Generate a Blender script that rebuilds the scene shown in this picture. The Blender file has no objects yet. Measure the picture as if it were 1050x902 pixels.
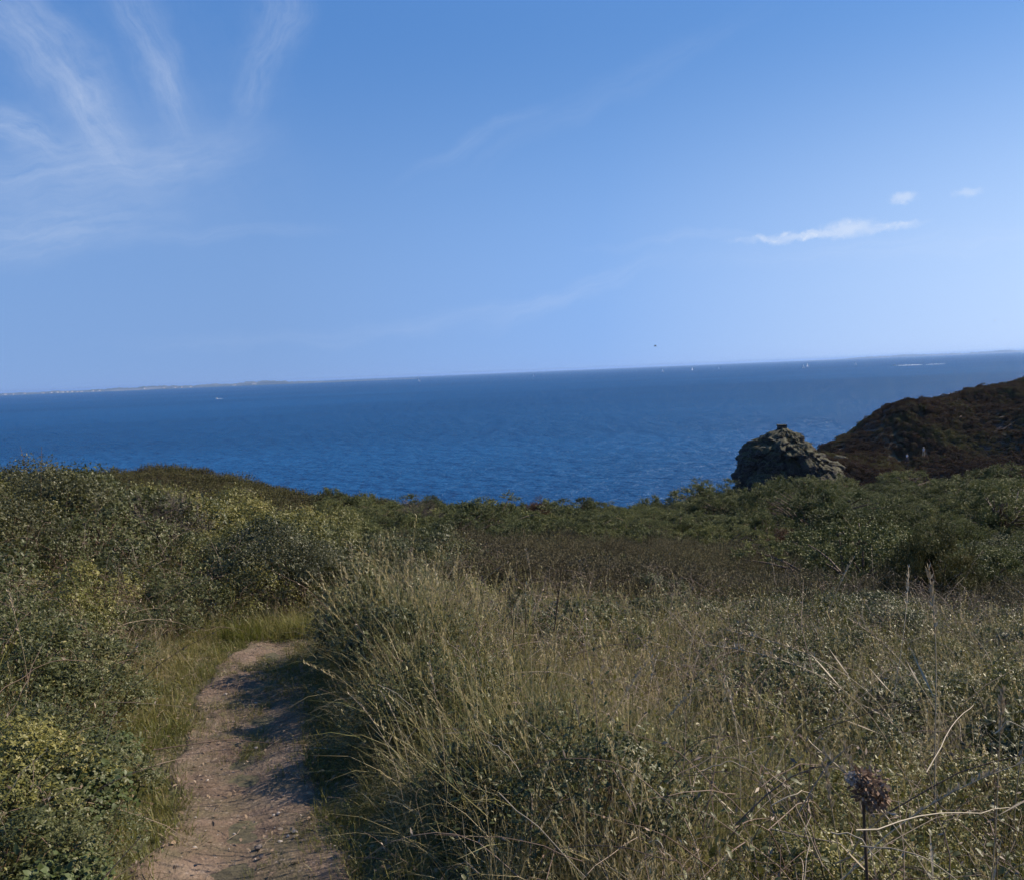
import bpy, bmesh, math, random
import numpy as np
from mathutils import Vector, Matrix, noise as mnoise
rng = np.random.default_rng(7)
random.seed(7)
scene = bpy.context.scene
COL = scene.collection
rad = math.radians

# ------------------------------------------------------------------ camera
W, H_, F = 1050.0, 902.0, 874.0
EYE = np.array([0.0, 0.0, 1.6])
ROLL = math.atan(43 / 1050)
PITCH = math.atan(69.5 * math.cos(ROLL) / F)
FWD = np.array([0, math.cos(PITCH), -math.sin(PITCH)])
UP0 = np.array([0, math.sin(PITCH), math.cos(PITCH)])
RT0 = np.array([1.0, 0, 0])
RT = RT0 * math.cos(ROLL) - UP0 * math.sin(ROLL)
UP = UP0 * math.cos(ROLL) + RT0 * math.sin(ROLL)
SEA = -28.4

def ray(px, py):
    d = FWD * F + RT * (px - W / 2) - UP * (py - H_ / 2)
    return d / d[1]
def at(px, py, dist):                 # point seen at a pixel, dist metres ahead (along +Y)
    return EYE + ray(px, py) * dist
def proj(P):
    d = P - EYE
    z = d @ FWD
    return W / 2 + F * (d @ RT) / z, H_ / 2 - F * (d @ UP) / z
def on_plane(px, py, slope):          # hit with z = slope*y
    r = ray(px, py)
    t = 1.6 / (slope - r[2])
    return EYE + r * t

cam_d = bpy.data.cameras.new('camera')
cam = bpy.data.objects.new('camera', cam_d); COL.objects.link(cam)
cam_d.sensor_width = 36; cam_d.lens = 36 * F / W
cam_d.clip_start = 0.05; cam_d.clip_end = 150000
M = Matrix(((RT[0], UP[0], -FWD[0], EYE[0]), (RT[1], UP[1], -FWD[1], EYE[1]), (RT[2], UP[2], -FWD[2], EYE[2]), (0, 0, 0, 1)))
cam.matrix_world = M
scene.camera = cam

# ------------------------------------------------------------------ helpers
def smooth(a, b, x):
    t = np.clip((x - a) / (b - a), 0, 1)
    return t * t * (3 - 2 * t)
def _h(ix, iy, s):
    n = (ix.astype(np.int64) * 374761393 + iy.astype(np.int64) * 668265263 + s * 1442695041) & 0x7fffffff
    n = ((n ^ (n >> 13)) * 1274126177) & 0x7fffffff
    return ((n ^ (n >> 16)) & 0xffff) / 65535.0
def vn(x, y, s=0):
    x = np.asarray(x, float); y = np.asarray(y, float)
    ix, iy = np.floor(x), np.floor(y); fx, fy = x - ix, y - iy
    fx = fx * fx * (3 - 2 * fx); fy = fy * fy * (3 - 2 * fy)
    a, b, c, d = _h(ix, iy, s), _h(ix + 1, iy, s), _h(ix, iy + 1, s), _h(ix + 1, iy + 1, s)
    return (a * (1 - fx) + b * fx) * (1 - fy) + (c * (1 - fx) + d * fx) * fy - 0.5
def fbm(x, y, s=0, o=4):
    r = 0; a = 1.0
    for k in range(o):
        r = r + a * vn(x * 2 ** k + 17.3 * k, y * 2 ** k - 9.1 * k, s + k); a *= 0.5
    return r
def norm(v):
    return v / np.maximum(np.linalg.norm(v, axis=-1, keepdims=True), 1e-9)

class MB:
    """collects vertices / faces / one tint value per vertex"""
    def __init__(s): s.v = []; s.f = []; s.t = []; s.n = 0
    def add(s, V, Fc, T=0.5):
        V = np.asarray(V, float).reshape(-1, 3)
        T = np.broadcast_to(np.asarray(T, float), (len(V),))
        s.v.append(V); s.t.append(T)
        Fc = np.asarray(Fc) + s.n
        s.f.append(Fc); s.n += len(V)
    def mesh(s, name, mat, smooth_=False):
        V = np.concatenate(s.v); T = np.concatenate(s.t)
        sizes = np.concatenate([np.full(len(f), f.shape[1]) for f in s.f])
        loops = np.concatenate([f.ravel() for f in s.f])
        me = bpy.data.meshes.new(name)
        me.vertices.add(len(V)); me.vertices.foreach_set('co', V.ravel())
        me.loops.add(len(loops)); me.loops.foreach_set('vertex_index', loops.astype(np.int32))
        me.polygons.add(len(sizes))
        st = np.concatenate([[0], np.cumsum(sizes)[:-1]])
        me.polygons.foreach_set('loop_start', st.astype(np.int32))
        a = me.attributes.new('tint', 'FLOAT', 'POINT'); a.data.foreach_set('value', T.astype(np.float32))
        me.update(calc_edges=True); me.validate()
        if smooth_: me.polygons.foreach_set('use_smooth', np.ones(len(sizes), bool))
        me.materials.append(mat)
        return me

def link(name, me, parent=None, loc=None):
    o = bpy.data.objects.new(name, me); COL.objects.link(o)
    if parent: o.parent = parent
    if loc is not None: o.location = loc
    return o
def tag(o, label=None, cat=None, group=None, kind=None):
    if label: o['label'] = label
    if cat: o['category'] = cat
    if group: o['group'] = group
    if kind: o['kind'] = kind
    return o
def thing(name, label, cat, loc=(0, 0, 0), rz=0, group=None, sc=1.0):
    o = bpy.data.objects.new(name, None); COL.objects.link(o)
    o.location = loc; o.rotation_euler = (0, 0, rz); o.scale = (sc, sc, sc) if np.isscalar(sc) else sc
    return tag(o, label, cat, group)
def dup(root, loc, rz, label, sc=1.0, meshes=None, mats=None):
    r = root.copy(); COL.objects.link(r)
    r.location = loc; r.rotation_euler = (0, 0, rz); r.scale = (sc, sc, sc) if np.isscalar(sc) else sc
    r['label'] = label
    for ch in list(root.children):
        c = ch.copy(); COL.objects.link(c); c.parent = r
        for g in list(ch.children):
            d = g.copy(); COL.objects.link(d); d.parent = c
    return r

def grid_mesh(name, X, Y, Z, mat, sm=True):
    ny, nx = X.shape
    V = np.stack([X, Y, Z], -1).reshape(-1, 3)
    i = np.arange(ny * nx).reshape(ny, nx)
    Fc = np.stack([i[:-1, :-1], i[:-1, 1:], i[1:, 1:], i[1:, :-1]], -1).reshape(-1, 4)
    b = MB(); b.add(V, Fc); return b.mesh(name, mat, sm)

def tube(b, pts, r0, r1, n=5, tint=0.5, cap=True):
    pts = np.asarray(pts, float); k = len(pts)
    tan = norm(np.gradient(pts, axis=0))
    ref = np.array([0.31, 0.77, 0.55])
    s = norm(np.cross(tan, ref)); u = np.cross(tan, s)
    R = np.linspace(r0, r1, k)[:, None, None]
    a = np.linspace(0, 2 * np.pi, n, endpoint=False)
    V = pts[:, None] + R * (s[:, None] * np.cos(a)[None, :, None] + u[:, None] * np.sin(a)[None, :, None])
    i = np.arange(k * n).reshape(k, n)
    j = np.roll(i, -1, 1)
    Fc = np.stack([i[:-1], j[:-1], j[1:], i[1:]], -1).reshape(-1, 4)
    b.add(V.reshape(-1, 3), Fc, tint)
def box(b, c, s, tint=0.5):
    c = np.asarray(c, float); s = np.asarray(s, float) / 2
    V = c + s * np.array([[-1, -1, -1], [1, -1, -1], [1, 1, -1], [-1, 1, -1], [-1, -1, 1], [1, -1, 1], [1, 1, 1], [-1, 1, 1]])
    b.add(V, [[0, 3, 2, 1], [4, 5, 6, 7], [0, 1, 5, 4], [1, 2, 6, 5], [2, 3, 7, 6], [3, 0, 4, 7]], tint)

# ------------------------------------------------------------------ materials
def newmat(name):
    m = bpy.data.materials.new(name); m.use_nodes = True
    nt = m.node_tree; nt.nodes.clear()
    return m, nt, nt.nodes, nt.links
def ramp(N, cols):
    r = N.new('ShaderNodeValToRGB'); e = r.color_ramp.elements
    e[0].position = cols[0][0]; e[0].color = (*cols[0][1], 1)
    e[1].position = cols[-1][0]; e[1].color = (*cols[-1][1], 1)
    for p, c in cols[1:-1]:
        x = e.new(p); x.color = (*c, 1)
    return r
def math_n(N, L, op, a, b=None, clamp=False):
    n = N.new('ShaderNodeMath'); n.operation = op; n.use_clamp = clamp
    for k, v in ((0, a), (1, b)):
        if v is None: continue
        if isinstance(v, (int, float)): n.inputs[k].default_value = v
        else: L.new(v, n.inputs[k])
    return n.outputs[0]
def noise_n(N, L, vec, scale, detail=4, rough=0.55):
    n = N.new('ShaderNodeTexNoise'); n.inputs['Scale'].default_value = scale
    n.inputs['Detail'].default_value = detail; n.inputs['Roughness'].default_value = rough
    if vec is not None: L.new(vec, n.inputs['Vector'])
    return n.outputs[0]

def leaf_mat(name, cols, kt=0.75, kr=0.25, kn=0.5, nscale=0.8, rough=0.45, spec=0.4, trans=0.22):
    m, nt, N, L = newmat(name)
    out = N.new('ShaderNodeOutputMaterial')
    at_ = N.new('ShaderNodeAttribute'); at_.attribute_name = 'tint'
    oi = N.new('ShaderNodeObjectInfo'); g = N.new('ShaderNodeNewGeometry')
    nz = noise_n(N, L, g.outputs['Position'], nscale, 3)
    f = math_n(N, L, 'MULTIPLY', at_.outputs['Fac'], kt)
    f = math_n(N, L, 'ADD', f, math_n(N, L, 'MULTIPLY', math_n(N, L, 'SUBTRACT', oi.outputs['Random'], .5), kr))
    f = math_n(N, L, 'ADD', f, math_n(N, L, 'MULTIPLY', math_n(N, L, 'SUBTRACT', nz, .5), kn * 2), True)
    r = ramp(N, [(p_, tuple(.93 * v_ for v_ in c_)) for p_, c_ in cols]); L.new(f, r.inputs[0])
    p = N.new('ShaderNodeBsdfPrincipled')
    L.new(r.outputs[0], p.inputs['Base Color'])
    p.inputs['Roughness'].default_value = rough; p.inputs['Specular IOR Level'].default_value = spec
    t = N.new('ShaderNodeBsdfTranslucent'); L.new(r.outputs[0], t.inputs['Color'])
    mx = N.new('ShaderNodeMixShader'); mx.inputs[0].default_value = trans
    L.new(p.outputs[0], mx.inputs[1]); L.new(t.outputs[0], mx.inputs[2]); L.new(mx.outputs[0], out.inputs[0])
    return m
def plain(name, col, rough=0.6, spec=0.4, var=0.25, scale=6.0, metal=0):
    m, nt, N, L = newmat(name)
    out = N.new('ShaderNodeOutputMaterial'); p = N.new('ShaderNodeBsdfPrincipled')
    tc = N.new('ShaderNodeTexCoord')
    nz = noise_n(N, L, tc.outputs['Object'], scale, 5)
    r = ramp(N, [(.3, tuple(c * (1 - var) for c in col)), (.7, tuple(min(1, c * (1 + var)) for c in col))])
    L.new(nz, r.inputs[0]); L.new(r.outputs[0], p.inputs['Base Color'])
    p.inputs['Roughness'].default_value = rough; p.inputs['Specular IOR Level'].default_value = spec
    p.inputs['Metallic'].default_value = metal
    L.new(p.outputs[0], out.inputs[0]); return m

def C(r, g, b): return (r, g, b)
BRAMBLE = leaf_mat('bramble_leaves', [(0, C(.040, .046, .014)), (.35, C(.068, .076, .022)), (.6, C(.105, .108, .036)), (.78, C(.155, .135, .05)), (.92, C(.21, .15, .065)), (1, C(.16, .085, .04))], rough=.5, spec=.32)
BRAMBLE_Y = leaf_mat('yellowish_leaves', [(0, C(.085, .088, .018)), (.4, C(.15, .142, .03)), (.7, C(.20, .178, .042)), (1, C(.26, .195, .07))], rough=.5, spec=.4)
IVY = leaf_mat('broad_leaves', [(0, C(.036, .052, .017)), (.5, C(.075, .098, .032)), (.85, C(.12, .14, .055)), (1, C(.18, .17, .06))], rough=.5, spec=.32)
DARKLEAF = leaf_mat('dark_shrub_leaves', [(0, C(.04, .043, .014)), (.5, C(.085, .083, .024)), (.85, C(.13, .122, .034)), (1, C(.19, .14, .06))], rough=.5, spec=.4)
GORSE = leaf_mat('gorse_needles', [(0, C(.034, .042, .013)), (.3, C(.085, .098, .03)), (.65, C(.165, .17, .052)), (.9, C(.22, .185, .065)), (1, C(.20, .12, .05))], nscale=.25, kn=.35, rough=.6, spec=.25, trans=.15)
GORSE_Y = leaf_mat('yellowing_gorse_needles', [(0, C(.045, .050, .018)), (.4, C(.085, .082, .026)), (.8, C(.125, .10, .035)), (1, C(.17, .10, .04))], nscale=.5, rough=.65, spec=.2, trans=.15)
DEADBUSH = leaf_mat('withered_needles', [(0, C(.05, .028, .018)), (.5, C(.11, .06, .035)), (1, C(.17, .11, .06))], nscale=.5, rough=.8, spec=.15, trans=.1)
TWIGGY = leaf_mat('bare_grey_twigs', [(0, C(.075, .06, .05)), (.5, C(.13, .105, .09)), (1, C(.2, .165, .13))], nscale=.7, rough=.8, spec=.15, trans=0.02)
HEATHER = leaf_mat('faded_heather', [(0, C(.05, .042, .022)), (.33, C(.098, .082, .042)), (.6, C(.135, .112, .056)), (.8, C(.12, .118, .040)), (1, C(.22, .185, .085))], nscale=.35, kn=.5, rough=.75, spec=.2, trans=.1)
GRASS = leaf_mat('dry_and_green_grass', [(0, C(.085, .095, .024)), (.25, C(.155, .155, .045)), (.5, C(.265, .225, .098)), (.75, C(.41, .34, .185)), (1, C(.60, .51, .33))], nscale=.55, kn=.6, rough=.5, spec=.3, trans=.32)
GREENGRASS = leaf_mat('fresh_grass', [(0, C(.06, .07, .014)), (.4, C(.12, .128, .024)), (.65, C(.20, .17, .05)), (1, C(.36, .27, .13))], nscale=1.2, kn=.35, rough=.5, spec=.4, trans=.3)
LUSH = leaf_mat('lush_yellow_green_grass', [(0, C(.07, .085, .016)), (.5, C(.145, .155, .028)), (1, C(.30, .25, .09))], nscale=1.6, kn=.5, rough=.5, spec=.3, trans=.35)
STRAW = leaf_mat('bleached_straw', [(0, C(.22, .17, .10)), (.5, C(.36, .29, .19)), (1, C(.52, .45, .33))], nscale=2, kn=.2, rough=.55, spec=.35, trans=.1)
DARKSTEM = leaf_mat('dark_dead_stem', [(0, C(.035, .025, .018)), (1, C(.07, .05, .035))], rough=.8, spec=.2, trans=0)
STEM = leaf_mat('brown_stems', [(0, C(.05, .032, .02)), (.5, C(.10, .065, .042)), (1, C(.17, .12, .08))], rough=.7, spec=.3, trans=0)
BRACKEN = leaf_mat('headland_scrub', [(0, C(.036, .026, .016)), (.28, C(.105, .058, .037)), (.45, C(.105, .074, .037)), (.58, C(.11, .104, .036)), (.8, C(.15, .138, .048)), (1, C(.24, .20, .09))], nscale=.075, kn=1.0, rough=.8, spec=.15, trans=.1)
TURF = leaf_mat('hump_turf', [(0, C(.05, .035, .02)), (.4, C(.075, .07, .026)), (.8, C(.10, .095, .035)), (1, C(.15, .10, .055))], nscale=.3, rough=.8, spec=.2, trans=.1)
DEADHEAD = leaf_mat('rusty_dead_bracts', [(0, C(.10, .06, .04)), (.6, C(.24, .16, .11)), (1, C(.46, .37, .29))], rough=.75, spec=.2, trans=.1)
FLUFF = leaf_mat('grey_seed_fluff', [(0, C(.30, .27, .25)), (1, C(.60, .56, .52))], rough=.9, spec=.1, trans=.2)
LITTER = leaf_mat('dry_litter', [(0, C(.10, .065, .04)), (.5, C(.22, .155, .10)), (1, C(.42, .35, .26))], nscale=3, rough=.7, spec=.25, trans=.05)

# ground under the scrub
def ground_mat():
    m, nt, N, L = newmat('scrub_soil')
    out = N.new('ShaderNodeOutputMaterial'); p = N.new('ShaderNodeBsdfPrincipled')
    g = N.new('ShaderNodeNewGeometry'); P = g.outputs['Position']
    r = ramp(N, [(.3, C(.040, .032, .018)), (.5, C(.062, .055, .024)), (.7, C(.095, .075, .04))])
    L.new(noise_n(N, L, P, 1.7, 8, .65), r.inputs[0])
    L.new(r.outputs[0], p.inputs['Base Color']); p.inputs['Roughness'].default_value = .95
    b = N.new('ShaderNodeBump'); b.inputs['Distance'].default_value = .05; b.inputs['Strength'].default_value = .8
    L.new(noise_n(N, L, P, 14, 6), b.inputs['Height']); L.new(b.outputs[0], p.inputs['Normal'])
    L.new(p.outputs[0], out.inputs[0]); return m
def path_mat():
    m, nt, N, L = newmat('trodden_earth')
    out = N.new('ShaderNodeOutputMaterial'); p = N.new('ShaderNodeBsdfPrincipled')
    g = N.new('ShaderNodeNewGeometry'); P = g.outputs['Position']
    r = ramp(N, [(.28, C(.060, .040, .027)), (.5, C(.132, .091, .063)), (.72, C(.192, .140, .102))])
    L.new(noise_n(N, L, P, 2.6, 9, .68), r.inputs[0])
    # mossy worn stain
    r2 = ramp(N, [(.44, C(0, 0, 0)), (.62, C(1, 1, 1))]); L.new(noise_n(N, L, P, 3.4, 7, .7), r2.inputs[0])
    mx = N.new('ShaderNodeMixRGB'); L.new(math_n(N, L, 'MULTIPLY', r2.outputs[0], .5), mx.inputs[0])
    L.new(r.outputs[0], mx.inputs[1]); mx.inputs[2].default_value = (.075, .072, .034, 1)
    # grit
    vo = N.new('ShaderNodeTexVoronoi'); vo.inputs['Scale'].default_value = 85; L.new(P, vo.inputs['Vector'])
    r3 = ramp(N, [(.80, C(0, 0, 0)), (.9, C(1, 1, 1))]); L.new(vo.outputs['Color'], r3.inputs[0])
    mx2 = N.new('ShaderNodeMixRGB'); L.new(math_n(N, L, 'MULTIPLY', r3.outputs[0], .5), mx2.inputs[0])
    L.new(mx.outputs[0], mx2.inputs[1]); mx2.inputs[2].default_value = (.26, .21, .17, 1)
    L.new(mx2.outputs[0], p.inputs['Base Color']); p.inputs['Roughness'].default_value = .92
    p.inputs['Specular IOR Level'].default_value = .25
    b = N.new('ShaderNodeBump'); b.inputs['Distance'].default_value = .035; b.inputs['Strength'].default_value = 1
    h = math_n(N, L, 'ADD', noise_n(N, L, P, 9, 8, .65), math_n(N, L, 'MULTIPLY', noise_n(N, L, P, 60, 4), .35))
    L.new(h, b.inputs['Height']); L.new(b.outputs[0], p.inputs['Normal'])
    L.new(p.outputs[0], out.inputs[0]); return m
def rock_mat(turf=True):
    m, nt, N, L = newmat('cliff_rock')
    out = N.new('ShaderNodeOutputMaterial'); p = N.new('ShaderNodeBsdfPrincipled')
    g = N.new('ShaderNodeNewGeometry'); P = g.outputs['Position']
    mp = N.new('ShaderNodeMapping'); mp.inputs['Rotation'].default_value = (0.5, .35, .2); mp.inputs['Scale'].default_value = (.5, .5, 1.6)
    L.new(P, mp.inputs['Vector'])
    n1 = noise_n(N, L, mp.outputs[0], .8, 9, .7)
    r = ramp(N, [(.3, C(.009, .008, .007)), (.5, C(.023, .019, .0155)), (.7, C(.040, .032, .025))]); L.new(n1, r.inputs[0])
    sx = N.new('ShaderNodeSeparateXYZ'); L.new(g.outputs['Normal'], sx.inputs[0])
    n2 = noise_n(N, L, P, .45, 6, .65)
    t = math_n(N, L, 'ADD', sx.outputs[2], math_n(N, L, 'MULTIPLY', math_n(N, L, 'SUBTRACT', n2, .5), 1.6))
    r2 = ramp(N, [(.42, C(0, 0, 0)), (.55, C(1, 1, 1))]); L.new(t, r2.inputs[0])
    r3 = ramp(N, [(.35, C(.022, .023, .008)), (.65, C(.048, .043, .015))]); L.new(noise_n(N, L, P, 1.6, 5), r3.inputs[0])
    mx = N.new('ShaderNodeMixRGB'); L.new(r2.outputs[0], mx.inputs[0]); L.new(r.outputs[0], mx.inputs[1]); L.new(r3.outputs[0], mx.inputs[2])
    L.new(mx.outputs[0], p.inputs['Base Color']); p.inputs['Roughness'].default_value = .9
    b = N.new('ShaderNodeBump'); b.inputs['Distance'].default_value = .5; b.inputs['Strength'].default_value = .9
    L.new(n1, b.inputs['Height']); L.new(b.outputs[0], p.inputs['Normal'])
    L.new(p.outputs[0], out.inputs[0]); return m
def headland_mat():
    m, nt, N, L = newmat('headland_heath')
    out = N.new('ShaderNodeOutputMaterial'); p = N.new('ShaderNodeBsdfPrincipled')
    g = N.new('ShaderNodeNewGeometry'); P = g.outputs['Position']
    r = ramp(N, [(.3, C(.03, .02, .013)), (.45, C(.05, .028, .018)), (.58, C(.045, .04, .017)), (.75, C(.065, .055, .026))])
    L.new(noise_n(N, L, P, .09, 8, .62), r.inputs[0])
    L.new(r.outputs[0], p.inputs['Base Color']); p.inputs['Roughness'].default_value = .95
    b = N.new('ShaderNodeBump'); b.inputs['Distance'].default_value = .6; b.inputs['Strength'].default_value = .8
    L.new(noise_n(N, L, P, .9, 7, .6), b.inputs['Height']); L.new(b.outputs[0], p.inputs['Normal'])
    L.new(p.outputs[0], out.inputs[0]); return m
def sea_mat():
    m, nt, N, L = newmat('sea_water')
    out = N.new('ShaderNodeOutputMaterial'); p = N.new('ShaderNodeBsdfPrincipled')
    g = N.new('ShaderNodeNewGeometry'); P = g.outputs['Position']
    mp = N.new('ShaderNodeMapping'); mp.inputs['Scale'].default_value = (.0011, .0040, 1); L.new(P, mp.inputs['Vector'])
    r = ramp(N, [(.35, C(.0042, .049, .142)), (.65, C(.0072, .067, .186))]); L.new(noise_n(N, L, mp.outputs[0], 1, 5), r.inputs[0])
    m2 = N.new('ShaderNodeMapping'); m2.inputs['Rotation'].default_value = (0, 0, .35); m2.inputs['Scale'].default_value = (.13, .20, 1); L.new(P, m2.inputs['Vector'])
    m3 = N.new('ShaderNodeMapping'); m3.inputs['Rotation'].default_value = (0, 0, -.2); m3.inputs['Scale'].default_value = (.045, .085, 1); L.new(P, m3.inputs['Vector'])
    a = noise_n(N, L, m2.outputs[0], 1, 6, .6); c = noise_n(N, L, m3.outputs[0], 1, 4, .55)
    hgt = math_n(N, L, 'ADD', math_n(N, L, 'MULTIPLY', a, 1.0), math_n(N, L, 'MULTIPLY', c, .8))
    b = N.new('ShaderNodeBump'); b.inputs['Distance'].default_value = 4.5; b.inputs['Strength'].default_value = 1
    L.new(hgt, b.inputs['Height'])
    N.remove(p); df = N.new('ShaderNodeBsdfDiffuse'); L.new(r.outputs[0], df.inputs['Color']); L.new(b.outputs[0], df.inputs['Normal'])
    gl = N.new('ShaderNodeBsdfGlossy'); gl.inputs['Roughness'].default_value = .25; L.new(b.outputs[0], gl.inputs['Normal'])
    fr = N.new('ShaderNodeFresnel'); fr.inputs['IOR'].default_value = 1.33; L.new(b.outputs[0], fr.inputs['Normal'])
    mx = N.new('ShaderNodeMixShader'); L.new(math_n(N, L, 'MULTIPLY', fr.outputs[0], .42), mx.inputs[0]); L.new(df.outputs[0], mx.inputs[1]); L.new(gl.outputs[0], mx.inputs[2])
    L.new(mx.outputs[0], out.inputs[0]); return m

# ------------------------------------------------------------------ sun, sky
SUN_AZ, SUN_EL = rad(71), rad(36)            # azimuth measured from the view direction to the right
SDIR = Vector((math.sin(SUN_AZ) * math.cos(SUN_EL), math.cos(SUN_AZ) * math.cos(SUN_EL), math.sin(SUN_EL)))
sl = bpy.data.lights.new('sun', 'SUN'); sl.energy = 5.0; sl.angle = rad(.55); sl.color = (1, .88, .72)
so = bpy.data.objects.new('sun', sl); COL.objects.link(so); so.rotation_euler = SDIR.to_track_quat('Z', 'Y').to_euler()
so.location = (30, 15, 40)

world = bpy.data.worlds.new('World'); scene.world = world; world.use_nodes = True
def build_world():
    nt = world.node_tree; N, L = nt.nodes, nt.links; N.clear()
    out = N.new('ShaderNodeOutputWorld'); bg = N.new('ShaderNodeBackground'); bg.inputs[1].default_value = SKY_STRENGTH / 2 ** EXPO
    sk = N.new('ShaderNodeTexSky'); sk.sky_type = 'NISHITA'; sk.sun_disc = False
    sk.sun_elevation = SUN_EL; sk.sun_rotation = SUN_AZ
    sk.altitude = 30; sk.air_density = AIR; sk.dust_density = DUST; sk.ozone_density = OZONE
    tc = N.new('ShaderNodeTexCoord'); sp = N.new('ShaderNodeSeparateXYZ'); L.new(tc.outputs['Generated'], sp.inputs[0])
    yy = math_n(N, L, 'MAXIMUM', sp.outputs[1], .02)
    u = math_n(N, L, 'DIVIDE', sp.outputs[0], yy); v = math_n(N, L, 'DIVIDE', sp.outputs[2], yy)
    cb = N.new('ShaderNodeCombineXYZ'); L.new(u, cb.inputs[0]); L.new(v, cb.inputs[1])
    # ragged edges: warp the direction with noise
    wn = N.new('ShaderNodeTexNoise'); wn.inputs['Scale'].default_value = 14; wn.inputs['Detail'].default_value = 6; L.new(cb.outputs[0], wn.inputs['Vector'])
    ws = N.new('ShaderNodeVectorMath'); ws.operation = 'SUBTRACT'; L.new(wn.outputs['Color'], ws.inputs[0]); ws.inputs[1].default_value = (.5, .5, .5)
    wm = N.new('ShaderNodeVectorMath'); wm.operation = 'SCALE'; L.new(ws.outputs[0], wm.inputs[0]); wm.inputs[3].default_value = .045
    wa = N.new('ShaderNodeVectorMath'); wa.operation = 'ADD'; L.new(cb.outputs[0], wa.inputs[0]); L.new(wm.outputs[0], wa.inputs[1])
    wm2 = N.new('ShaderNodeVectorMath'); wm2.operation = 'SCALE'; L.new(ws.outputs[0], wm2.inputs[0]); wm2.inputs[3].default_value = .016
    wb0 = N.new('ShaderNodeVectorMath'); wb0.operation = 'ADD'; L.new(cb.outputs[0], wb0.inputs[0]); L.new(wm2.outputs[0], wb0.inputs[1])
    wf = N.new('ShaderNodeTexNoise'); wf.inputs['Scale'].default_value = 75; wf.inputs['Detail'].default_value = 7; wf.inputs['Roughness'].default_value = .65; L.new(cb.outputs[0], wf.inputs['Vector'])
    wfs = N.new('ShaderNodeVectorMath'); wfs.operation = 'SUBTRACT'; L.new(wf.outputs['Color'], wfs.inputs[0]); wfs.inputs[1].default_value = (.5, .5, .5)
    wfm = N.new('ShaderNodeVectorMath'); wfm.operation = 'MULTIPLY'; L.new(wfs.outputs[0], wfm.inputs[0]); wfm.inputs[1].default_value = (.030, .016, 0)
    wb = N.new('ShaderNodeVectorMath'); wb.operation = 'ADD'; L.new(wb0.outputs[0], wb.inputs[0]); L.new(wfm.outputs[0], wb.inputs[1])
    def wisp(ang, sx, sy, scale, brk=True):
        mp = N.new('ShaderNodeMapping'); mp.inputs['Rotation'].default_value = (0, 0, ang); mp.inputs['Scale'].default_value = (sx, sy, 1)
        L.new(wa.outputs[0], mp.inputs['Vector'])
        r = ramp(N, [(.36, C(0, 0, 0)), (.85, C(1, 1, 1))]); L.new(noise_n(N, L, mp.outputs[0], scale, 7, .6), r.inputs[0])
        if not brk: return r.outputs[0]
        br = ramp(N, [(.30, C(.25, .25, .25)), (.60, C(1, 1, 1))]); L.new(noise_n(N, L, cb.outputs[0], 9.0, 5, .6), br.inputs[0])
        return math_n(N, L, 'MULTIPLY', r.outputs[0], br.outputs[0])
    W1 = wisp(rad(-8), 4, 14, 3.2)      # level bands
    W2 = wisp(rad(-40), 6, 11, 3.4)      # steep streaks
    W3 = wisp(rad(5), 14, 30, 2.4, False)      # small puffs
    # (pixel x, pixel y, half length px, half width px, angle deg (up to the right), strength, noise)
    streaks = [(70, 180, 230, 85, 6, .16, 1), (60, 70, 190, 95, -50, .12, 2), (200, 60, 200, 80, -70, .07, 2), (40, 45, 120, 42, -48, .42, 2), (100, 120, 60, 26, -60, .34, 2), (152, 40, 95, 30, -68, .34, 2), (172, 95, 45, 16, -70, .22, 2),
               (285, 25, 75, 34, 68, .30, 2), (262, 90, 40, 18, 60, .18, 2), (15, 130, 60, 20, -25, .40, 1), (85, 172, 170, 34, 8, .36, 1), (60, 235, 130, 32, 10, .34, 1),
               (200, 160, 80, 26, 20, .16, 1), (240, 236, 110, 8, 3, .14, 1), (490, 143, 85, 9, 25, .17, 1), (620, 95, 190, 16, 27, .10, 1),
               (590, 300, 110, 12, 22, .20, 1), (480, 325, 140, 10, 8, .14, 1), (710, 245, 110, 6, 4, .16, 1), (950, 250, 260, 16, 4, .16, 1), (300, 345, 200, 10, 3, .10, 1)]
    puffs = [(845, 238, 105, 6, 5.5, .80), (872, 233, 36, 11, 7, .85), (915, 229, 42, 5, 3, .7), (800, 243, 60, 4.5, 5, .6),
             (927, 202, 19, 7, 8, .8), (992, 198, 17, 6, 3, .7), (1013, 194, 10, 3, 5, .25)]
    acc = None
    allp = [(a, b, c, d, e, s, W1 if k == 1 else W2, 0) for a, b, c, d, e, s, k in streaks] + [(a, b, c, d, e, s, W3, 1) for a, b, c, d, e, s in puffs]
    for px, py, hl, hw, ang, s, wz, pf in allp:
        r_ = ray(px, py)
        mp = N.new('ShaderNodeMapping'); mp.vector_type = 'TEXTURE'
        mp.inputs['Location'].default_value = (r_[0], r_[2], 0); mp.inputs['Rotation'].default_value = (0, 0, rad(ang) - ROLL)
        k = 1.5 if pf else 1.35
        mp.inputs['Scale'].default_value = (hl / F * k, hw / F * k, 1)
        L.new((wb if pf else wa).outputs[0], mp.inputs['Vector'])
        ln = N.new('ShaderNodeVectorMath'); ln.operation = 'LENGTH'; L.new(mp.outputs[0], ln.inputs[0])
        mr = N.new('ShaderNodeMapRange'); mr.interpolation_type = 'SMOOTHSTEP'
        mr.inputs['From Min'].default_value = 0.05; mr.inputs['From Max'].default_value = 1; mr.inputs['To Min'].default_value = s; mr.inputs['To Max'].default_value = 0
        L.new(ln.outputs['Value'], mr.inputs['Value'])
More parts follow.
